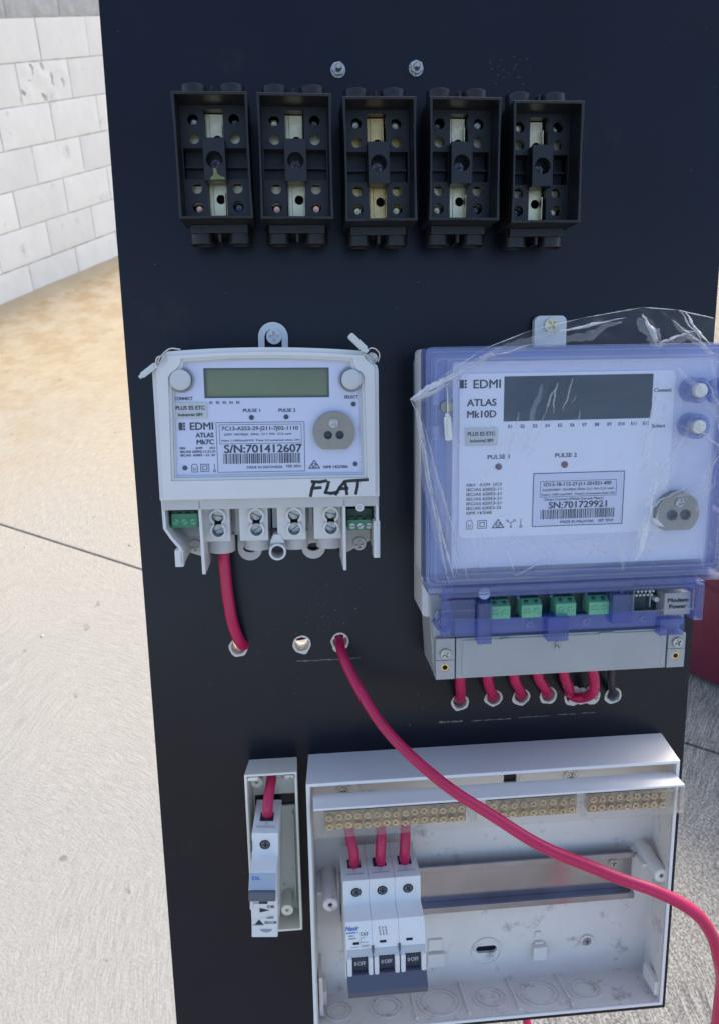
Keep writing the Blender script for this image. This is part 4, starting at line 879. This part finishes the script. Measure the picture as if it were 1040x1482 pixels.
    for i in range(46):
        x = rnd.choice((rnd.uniform(128, 168), rnd.uniform(0, 40), rnd.uniform(60, 168))); y = rnd.uniform(-26, 98 if x > 120 else 80); an = rnd.gauss(-.35, .8); l = rnd.uniform(3, 13)
        fold((x, y), (x + l * math.sin(an), y - l * math.cos(an)), rnd.uniform(.35, .9), seed=i + 60)
    for P_, w in ((L, 1.0), (Tp[:8], .8)):
        for i, (a, b) in enumerate(zip(P_, P_[1:])): fold(a, b, w, wig=0.0 if w < 1.2 else .3, seed=i + 7)
    for a, b, w in (((-26.5, 76), (-2, 90), 4.2), ((136, 122), (150, 104), 2.6), ((112, 120), (118, 106), 4.5), ((60, 112.5), (88, 118), 2.2), ((-23, 68), (-13, 20), 2.4), ((-14, 20), (0, -30), 2.2), ((-26, 75.5), (4, 92), 3.2), ((-25, 74), (-4, 84), 3.0), ((-24, 72), (-17, 48), 2.2), ((112.5, -24), (119, 4), 7.5), ((117, 0), (124, 30), 3.5), ((120, 2), (129, -4), 4)): fold(a, b, w, M['filmfold2'], seed=int(a[0]) + 3)
    for i, (a, b, w) in enumerate((((-24, 75), (26, 104), 9), ((10, 96), (58, 112), 8), ((-23, 66), (-6, -28), 8), ((-19, 58), (2, -28), 6), ((52, 103), (98, 117), 7), ((108, 120), (122, 103), 11), ((118, 104), (146, 110), 6), ((128, 118), (152, 98), 6),
            ((132, 92), (158, 60), 7), ((150, 96), (164, 40), 7), ((140, 60), (128, 20), 7), ((158, 44), (150, 4), 8), ((124, 70), (112, 30), 6), ((34, -4), (60, -24), 6), ((62, -10), (94, -18), 5), ((8, 10), (16, -28), 5), ((20, 66), (28, 34), 5), ((50, 84), (40, 44), 5), ((100, -6), (106, -30), 5), ((135, 14), (160, 22), 6))): fold(a, b, w, M['filmhaze'], wig=3.0, seed=i + 200)
    return o
film()

# ================================================================== SMALL SINGLE ENCLOSURE WITH ITS BREAKER
def shell(back, front, z0, z1, th):
    """four drafted walls: back / front = (x0, x1, y0, y1)"""
    g = G(); bx0, bx1, by0, by1 = back; fx0, fx1, fy0, fy1 = front
    def ringv(x0, x1, y0, y1, z): return [(x0, y0, z), (x1, y0, z), (x1, y1, z), (x0, y1, z)]
    v = ringv(bx0, bx1, by0, by1, z0) + ringv(fx0, fx1, fy0, fy1, z1) + ringv(fx0 + th, fx1 - th, fy0 + th, fy1 - th, z1) + ringv(bx0 + th, bx1 - th, by0 + th, by1 - th, z0)
    f = []
    for a, b in ((0, 4), (4, 8), (8, 12), (12, 0)):
        for i in range(4): k = (i + 1) % 4; f.append((a + i, a + k, b + k, b + i))
    return g.add(v, f)
se = thing('small_enclosure', -116, -250, label='narrow open ivory enclosure holding the single breaker', cat='enclosure')
make('shell', shell((-17.5, 17.6, -66, 62), (-19.3, 17.4, -61.5, 66), 0, 28, 1.8), M['ivory'], se, bevel=.6)
g = G(); g.prism(rect(-15.6, 15.7, -64, 60), .2, 2.0, [rect(-14.5, 15, 24, 34)]); make('back_plate', g, M['ivory'], se)
for x, y, z, r in ((-11.8, 51.5, 14, 4.2), (6.6, -50.5, 20, 4.4)):
    g = G(); g.ring(x, y, r, 1.3, 2, z, 22); g.prism(circ(x, y, 1.25, 12), 2, z - 2); make('screw_post', g, M['ivory'], se, bevel=.3)
g = G(); g.box(-15, -13.6, -58, 20, 2, 9); g.box(-2, -.8, -60, -20, 2, 6); g.box(12.6, 13.6, -58, 20, 2, 7); g.box(-17, -10, 60.6, 63, 18, 27); g.box(9, 15, 60.6, 63, 18, 27); pieces('inner_rib', g, M['ivory'], se, bevel=.2)
g = G(); g.tube([(3 + 4 * t + 1.6 * math.cos(9 * t), 62 + 1.5 * math.sin(9 * t), 27 + 1.6 * math.sin(7 * t + 1)) for t in [k * .12 for k in range(26)]], .3, 6, 2); make('metal_swarf', g, M['steel'], se)

PX = Matrix(((0, 0, 1, 0), (1, 0, 0, 0), (0, 1, 0, 0), (0, 0, 0, 1)))   # profile (y,z) extruded along x
def T3(x, y, z): return Matrix.Translation((x, y, z))
def pole(parent, cx, kind):
    """one breaker pole, origin at the top of its back; profile in (y, z)"""
    h = 9.0
    if kind == 'three': pr = [(0, 0), (-1.5, 37), (-21, 37), (-22, 51.5), (-45, 57.5), (-45, 50), (-61, 50), (-61, 37), (-80, 37), (-80, 0)]
    else: pr = [(0, 0), (-2, 37), (-19.5, 37), (-20.5, 52), (-30, 57.0), (-36, 57.0), (-36, 47), (-47, 47), (-49, 40), (-82, 38.5), (-82, 0)]
    g = G(); g.prism(list(reversed(pr)), cx - h, cx + h, X=PX)
    p = make('breaker_pole', g, M['mcb'], parent, bevel=.35)
    # cable hole in the top face
    tf = lambda zz: -1.5 * zz / 37
    g = G(); g.box(cx - 4.6, cx + 4.6, tf(22) - .2, tf(22) + .9, 16, 24.5); make('cable_port', g, M['shadowmetal'], p)
    g = G(); g.box(cx - 6.2, cx + 6.2, -1.6, -.9 + .2, 30.6, 31.9); g.box(cx - .15, cx + .15, -1.3, -.6, 24, 31); make('top_slit', g, M['mcbgrey'], p)
    g = G(); g.ring(cx, -10.5, 4.4, 3.7, 37, 37.5, 26); make('screw_well_rim', g, M['mcb'], p)
    g = G(); g.cyl(cx, -10.5, 3.75, 36.9, 37.12, 26); make('screw_well', g, M['shadowmetal'], p)
    screw(p, cx + .2, -10.8, 36.4, 2.9, 1.5, True, M['darksteel'])
    return p
mb = thing('three_pole_breaker', -42.3, -254.5, 14, rot=0.3, label='three pole circuit breaker with slate toggles set to OFF on the metal rail', cat='breaker')
sl_ = math.atan2(6.0, 23.0)     # slope of the nose
XN = T3(0, -22, 51.5) @ Matrix.Rotation(-sl_, 4, 'X')   # local y runs up the nose face, z out of it
for i, cx in enumerate((-18.1, 0, 18.1)):
    p = pole(mb, cx, 'three')
    g = G(); g.box(cx - 5.2, cx + 5.2, -57, -45.2, 50, 57.6); tg = make('toggle', g, M['toggle'], p, bevel=.5)
    g = G(); text(g, '0\u00b7OFF', cx, -49.6, 3.0, 7.4, 57.75, .02); make('toggle_lettering', g, M['tprint'], tg)
    g = G(); g.box(cx - 8.7, cx - 5.4, -58, -44, 50, 60.5); g.box(cx + 5.4, cx + 8.7, -58, -44, 50, 60.5); pieces('toggle_guard', g, M['mcb'], p, bevel=.9)
    g = G(); g.box(cx - 2.2 - 2, cx + 2.2 - 2, -15.2, -13.6, .02, .25, XN @ T3(0, 0, 0)); make('indicator_window', g, M['shadowmetal'], p)
    g = G(); g.box(cx - 8.6, cx + 8.6, -23.2, -18.6, 0.0, .35, XN); make('grey_band', g, M['mcbgrey'], p)
g = G(); text(g, 'Nexir', -22.4, -4.2, 3.0, 9.2, .2, .03, shear=.25, X=XN); text(g, '60898-1', -22.6, -7.2, 1.0, 8, .2, .03, X=XN); make('brand_lettering', g, M['bluepr'], mb)
g = G(); text(g, 'C63', -14.6, -8.4, 2.2, 5, .2, .0, shear=.1, X=XN); text(g, '400V~', -22.8, -9.2, .9, 4.6, .2, X=XN); text(g, '10000', -22.6, -11, .9, 5, .2, X=XN)
for k in range(3):
    text(g, '3 3 3' if k == 1 else '5 3 5', -2 + k * .3, -5.2 - 2.1 * k, 1.5, 5.4, .2, X=XN)
for a, b in (((-17, -11), (-17, -14)), ((-17, -11), (-14, -11)), ((-17, -14), (-12, -14)), ((-24, -17), (-18, -16.8)), ((-16.8, -17), (-11.5, -16.8)), ((-16.8, -16), (-11.5, -16))): 
    P0 = Vector(a); P1 = Vector(b); d = (P1 - P0).normalized() * .12; nn = Vector((-d.y, d.x)); g.prism([tuple(P0 + nn), tuple(P0 - nn), tuple(P1 - nn), tuple(P1 + nn)], .2, .2, X=XN, flat=True)
make('rating_lettering', g, M['inkgrey'], mb)
g = G(); g.prism([(-56.4, 50.5), (-56.4, 60.2), (-63.5, 67.5), (-69.0, 66), (-69.6, 60), (-64, 50.5)][::-1], -27, 27, X=PX); g.box(-26.9, -23.6, -57, -50, 50, 58); make('handle_bar', g, M['slate'], mb, bevel=.8)
g = G()
for x in (-9.05, 9.05): g.box(x - .8, x + .8, -44.5, -38, 55.6, 57.2)
pieces('pole_gap', g, M['inkgrey'], mb)

sb = thing('single_breaker', -119.3, -214, 12, rot=-2.4, roty=-3.0, label='single pole breaker with blue DL letters seated in the narrow ivory enclosure', cat='breaker')
p = pole(sb, 0, 'one')
s1 = math.atan2(5, 9.5); XD = T3(0, -20.5, 52) @ Matrix.Rotation(-s1, 4, 'X')
g = G(); g.box(-8.7, 8.7, -10.3, -.6, .0, .35, XD); make('nameplate_band', g, M['dlgrey'], sb, bevel=.1)
g = G(); text(g, 'DL', -4.2, -3.8, 2.0, 5.4, .5, .06, X=XD); make('brand_lettering', g, M['bluepr'], sb)
g = G(); g.box(-8.8, 8.8, -36.5, -30.2, 50, 60.5); make('toggle_bar', g, mat('slate_grey_toggle', (0.10, 0.12, 0.155), .35), sb, bevel=.7)
g = G(); g.box(-2.9, 2.9, -46.6, -36.5, 46, 50); make('toggle_stem', g, M['toggle'], sb, bevel=.3)
g = G(); g.box(-8.8, -6.6, -49.5, -36, 46, 52); g.box(7.4, 8.8, -48, -36, 46, 52); pieces('toggle_guard', g, M['mcb'], sb, bevel=.5)
fz = lambda y: 40 + (-49 - y) * -1.5 / 33 + .2
XF = T3(0, -49, 40.15) @ Matrix.Rotation(math.atan2(1.5, 33), 4, 'X')
g = G(); text(g, 'C40', 4.4, -7.6, 2.3, 5.2, .15, .03, X=XF); g.prism([(-3.4, -8.8), (3.4, -10.6), (-3.4, -12.4)], .15, .15, X=XF, flat=True); text(g, '6000', 3.8, -16.6, 1.8, 4.6, .15, .01, X=XF)
text(g, 'DL3-C40', 4.2, -20.6, 2.0, 8, .15, .02, X=XF); text(g, 'AS/NZS 60898', -4, -4.6, .9, 7, .15, .02, X=XF)
g.prism([(-6.6, -22), (-1, -22), (-3.8, -18.2)], .15, .15, X=XF, flat=True); g.prism([(-8, -22.8), (-.4, -22.8), (-.4, -22.3), (-8, -22.3)], .15, .15, X=XF, flat=True)
make('rating_lettering', g, M['ink'], sb)
g = G(); g.prism(circ(1, -26.2, 4.2, 16, 180, 360, ry=2.6), .1, .2, X=XF); make('clip_slot', g, M['groove'], sb)
g = G(); g.box(-9.6, -8.95, -16, -8, 30, 38); make('side_notch', g, M['shadowmetal'], sb)
g = G(); g.prism([(-8.8, -19), (-8.8, -18.6), (6.6, -14.4), (6.6, -14.8)], .2, .3, X=XF); make('white_scratch', g, M['white'], sb)

# ================================================================== LARGE OPEN ENCLOSURE
be = thing('large_enclosure', 40, -290, label='wide open white enclosure with its cover missing at the foot of the board', cat='enclosure')
def U(a): return a - 40
def V(a): return a + 290
make('shell', shell((U(-90), U(181), V(-397), V(-186.5)), (U(-92.6), U(173), V(-389), V(-184.5)), 0, 44, 2.6), M['white'], be, bevel=.7)
slot = lambda x, y, w, h: rrect(x - w / 2, x + w / 2, y - h / 2, y + h / 2, h * .49)
g = G(); g.prism(rect(U(-87.6), U(178.6), V(-394.6), V(-189)), .2, 2.6, [slot(U(46), V(-364), 17, 6.4), rect(U(57), U(67), V(-219), V(-210))]); make('back_plate', g, M['whitein'], be)
g = G(); shl = shell((U(-87.3), U(178.3), V(-394.2), V(-189.2)), (U(-89.9), U(170.3), V(-386.3), V(-187.2)), 2.6, 42.5, .25); make('wall_lining', shl, M['whitein'], be)
g = G(); g.ring(U(46), V(-365.5), 12.5, 11.2, 2.6, 3.6, 36); make('knockout_ring', g, M['whitein'], be, bevel=.3)
g = G(); g.box(U(83), U(94), V(-374), V(-362), 2.6, 8); g.box(U(85), U(92), V(-362), V(-359.5), 2.6, 5); g.box(U(85), U(90), V(-356), V(-351), 2.6, 4); g.box(U(-2), U(12), V(-374), V(-362), 2.6, 6); g.box(U(-1), U(10), V(-360), V(-350), 2.6, 4.5)
g.box(U(168), U(172), V(-384), V(-372), 20, 40); g.box(U(-88), U(-85), V(-386), V(-352), 6, 30); g.box(U(-85.5), U(-82), V(-386), V(-374), 6, 20)
pieces('moulded_clip', g, M['whitein'], be, bevel=.6)
for sx, sy in ((128, -363), (-65, -216), (109, -216)):
    g = G(); g.ring(U(sx), V(sy), 5.4, 3.6, 2.6, 4.6, 26); make('screw_boss', g, M['whitein'], be, bevel=.3)
    screw(be, U(sx), V(sy), 2.8, 3.4, 2.6, True, M['steel'], name='fixing_screw')
for sx, sy in ((-78, -284), (168, -281)):
    g = G(); T = Matrix.Translation((U(sx), V(sy), 0)); g.lathe([(6.4, 2.6), (5.4, 38), (4.9, 38.6)], 26, T, cap=False); g.ring(U(sx), V(sy), 5.0, 1.7, 36.5, 38.6, 26); g.cyl(U(sx), V(sy), 1.8, 30, 31, 12); g.box(U(sx) - 9, U(sx) - 5.5, V(sy) - 1, V(sy) + 1, 2.6, 26); make('screw_post', g, M['whitein'], be)
# knock-outs and ribs moulded in the lower wall (its inner face looks up)
ydn = lambda z: V(-394.2) + (z - 2.6) * (7.9 / 39.9)
tilt = math.atan2(7.9, 39.9)
for k, (x, r) in enumerate(((-37, 13.5), (4, 17), (44, 13.5), (83, 17), (120, 13.5), (-74, 12))):
    X = Matrix.Translation((U(x), ydn(22.5) + .15, 22.5)) @ Matrix.Rotation(R(-90) - tilt, 4, 'X')
    g = G(); g.ring(0, 0, r, r - 1.2, -.3, 1.1, 40, X); g.ring(0, 0, r - 3.6, r - 4.9, -.3, 1.2, 36, X); g.prism(circ(0, 0, r - 6.2, 30), -.3, .5, X=X)
    make('knockout_ring', g, M['whitein'], be)
for x in (-16, 24, 63, 104):
    g = G(); g.v = [(U(x) + a, ydn(zz) + b, zz) for zz in (2.7, 40) for a, b in ((-.9, 0), (.9, 0), (.7, 2.6), (-.7, 2.6))]; g.f = [(0, 1, 2, 3), (7, 6, 5, 4), (0, 4, 5, 1), (1, 5, 6, 2), (2, 6, 7, 3), (3, 7, 4, 0)]; make('wall_rib', g, M['whitein'], be)
# rail
g = G(); g.box(U(-70), U(160.5), V(-314), V(-283), 5.5, 6.6); g.box(U(-70), U(160.5), V(-283), V(-281.8), 6, 12.5); g.box(U(-70), U(160.5), V(-283), V(-278.5), 12.5, 13.6)
g.box(U(-70), U(160.5), V(-315.2), V(-314), 5.5, 12.5); g.box(U(-70), U(160.5), V(-319), V(-314), 12.5, 13.6); rl = make('mounting_rail', g, M['rail'], be, bevel=.3)
screw(rl, U(145), V(-291), 6.6, 3.6, 2.4, True, M['steel'])
g = G(); g.box(U(150), U(158), V(-306), V(-290), 2.6, 5.4); g.box(U(-70), U(-62), V(-306), V(-290), 2.6, 5.4); pieces('rail_support', g, M['whitein'], be)

# ---- neutral bars under their clear cover
nb = thing('neutral_link', 40, -206, 0, label='long brass neutral bar under a clear cover across the top of the wide enclosure', cat='terminal bar')
g = G(); g.box(U(-88), U(170.5), 8.6, 10.4, 41, 56.5); g.box(U(-87.6), U(170), 0, 10.4, 39.2, 41); make('carrier', g, M['white'], nb, bevel=.4)
g = G(); g.box(U(-88), U(170.5), -11.2, 8.4, 56.6, 57.6); g.box(U(-88.6), U(-82.6), -11, 8.4, 42, 56.4); g.box(U(163), U(171), -11, 8.4, 42, 56.4); g.box(U(-83), U(162), 6.6, 7.6, 57.8, 58.6); g.box(U(-83), U(162), 2.9, 3.4, 57.8, 58.3); make('clear_cover', g, M['clearcover'], nb, bevel=.3)
sg = screw_geo(2.35, 3.2, True, .3); sproto = None
for x0, x1, cols in ((-81, 17, 15), (32.5, 96, 9), (104, 161.5, 9)):
    g = G(); g.box(U(x0), U(x1), -10.8, 3.6, 42, 49.5); bb = make('brass_bar', g, M['brassbar'], nb, bevel=.5)
    pit = (x1 - x0 - 7) / (cols - 1)
    for i in range(cols):
        for r_ in range(2):
            if sproto is None: sproto = make('screw', sg, M['brassscrew'], bb); o = sproto
            else: o = sproto.copy(); S.collection.objects.link(o); o.parent = bb
            o.location = ((U(x0) + 3.5 + pit * i + random.uniform(-.25, .25)) * MM, ((-.2 if r_ == 0 else -7.2) + random.uniform(-.3, .3)) * MM, (49.4 + random.uniform(-.8, 1.2)) * MM)
            o.rotation_euler = (random.uniform(-.08, .08), random.uniform(-.08, .08), random.uniform(0, 3))
g = G(); g.box(U(20), U(24), -10, 5, 36, 52); g.box(U(98.5), U(101.5), -11, 5, 36, 54); pieces('end_stop', g, M['clearcover'], nb)

# ================================================================== CABLES
def cable(pts, r, m, label, name='red_cable', group=None, n=10):
    g = G(); g.tube(pts, r, 20, n, kink=1.0); o = make(name, g, m, smooth=60); onboard(o); tag(o, label, 'cable', group); return o
cable([(-142.6, -22, 15), (-141.6, -38, 17), (-140.6, -58, 17), (-139, -76, 15), (-136, -91, 9), (-133.5, -99, 0), (-131, -102, -12), (-124, -105, -28), (-105, -106.5, -34), (-92, -106.5, -35), (-78, -103, -38)], 3.9, M['red'], 'red cable dropping from the grey-white meter into the first drilled hole')
cable([(-66, -92, -40), (-65, -97, -14), (-65, -99, 2), (-64.5, -103, 12), (-59, -114.5, 26), (-44, -137, 48), (-26.7, -150, 72), (-5, -160.5, 98), (21, -173.3, 115), (50, -186, 130), (77.5, -191.8, 145), (101.7, -197.8, 155), (120, -207.4, 160), (132, -223, 160), (139, -241, 159), (149, -272, 150), (152, -330, 138), (142, -410, 110), (122, -475, 55), (95, -490, 10), (90, -462, -24), (88, -430, -40)], lambda t: 3.5 + .06 * math.sin(t * 47), M['red'], 'long thick red cable curving from the third hole across the wide enclosure', n=12)
mc = 'cables from the clear lidded meter into the lower row of holes'
for i, (x0, x1, y1, lab) in enumerate(((17.6, 23, -151, 'red cable into the first hole of the lower row'), (36.6, 48, -150, 'red cable into the second hole of the lower row'), (55.3, 70, -150, 'red cable into the third hole of the lower row'),
      (72.6, 90, -150, 'red cable into the fourth hole of the lower row'), (92.0, 107.6, -151.5, 'straight red cable into the chewed double hole, nearer the wide centre'))):
    k = 1 if i == 0 else 0
    cable([(x0, -100, 22), (x0 + .1, -114, 24), (x0 + .8 + (0 if k else 1.2), -126, 22), (x0 + (x1 - x0) * .6, -139, 13), (x1 - 1.2, -148, 2), (x1, y1 - .5, -8), (x1 + 2, y1 - 3, -24)], 3.75, M['red'], lab, group=mc)
cable([(113.5, -100, 22), (113.6, -116, 24), (116.3, -130, 23), (118, -141, 17), (116.8, -149, 8), (112.5, -152, 3), (109, -153, -5), (108, -156, -24)], 3.75, M['red'], 'red cable doubling back sideways into the chewed double hole', group=mc)
cable([(128.6, -100, 22), (128.6, -118, 24), (129.5, -130, 20), (135, -144, 10), (140.5, -152, 0), (142, -156, -20)], 2.6, M['blackcable'], 'thin black cable into the end hole of the lower row', 'black_cable', mc)
g = G()
for k in range(9):
    a = k / 8; x = 108.5 + 17 * a; y = -148.5 + 1.5 * math.sin(k * 2.1); g.prism(wob(x, y, 2.6 + .9 * math.sin(k), 12, k, .5), -2, .5 + (k % 3) * .5)
    g.prism(wob(x, -156.4 + .8 * math.sin(k * 1.3), 2.0, 12, k + 9, .5), -2, .4 + (k % 2) * .4)
make('splintered_edge', g, M['chip'], bd)
cable([(-116.2, -196, -20), (-116.6, -193.8, 4), (-117.3, -194.5, 18), (-118.5, -199, 27), (-119.6, -207, 31.5), (-120.3, -216, 31.5)], 3.7, M['red'], 'short red cable feeding the top of the single breaker', group='cables into breaker tops')
for (xa, xb, lab) in ((-63.5, -60.6, 'red cable into the breaker pole that carries the blue maker name'), (-39.8, -41.6, 'red cable into the middle pole of the three pole breaker'), (-22.4, -24.1, 'red cable into the breaker pole closest to the bare metal rail')):
    cable([(xa, -210, 22), (xa, -222, 27), (xa + (xb - xa) * .4, -234, 34), (xb, -245, 37), (xb, -254, 36), (xb, -259, 35)], 3.7, M['red'], lab, group='cables into breaker tops')

bpy.context.view_layer.update()
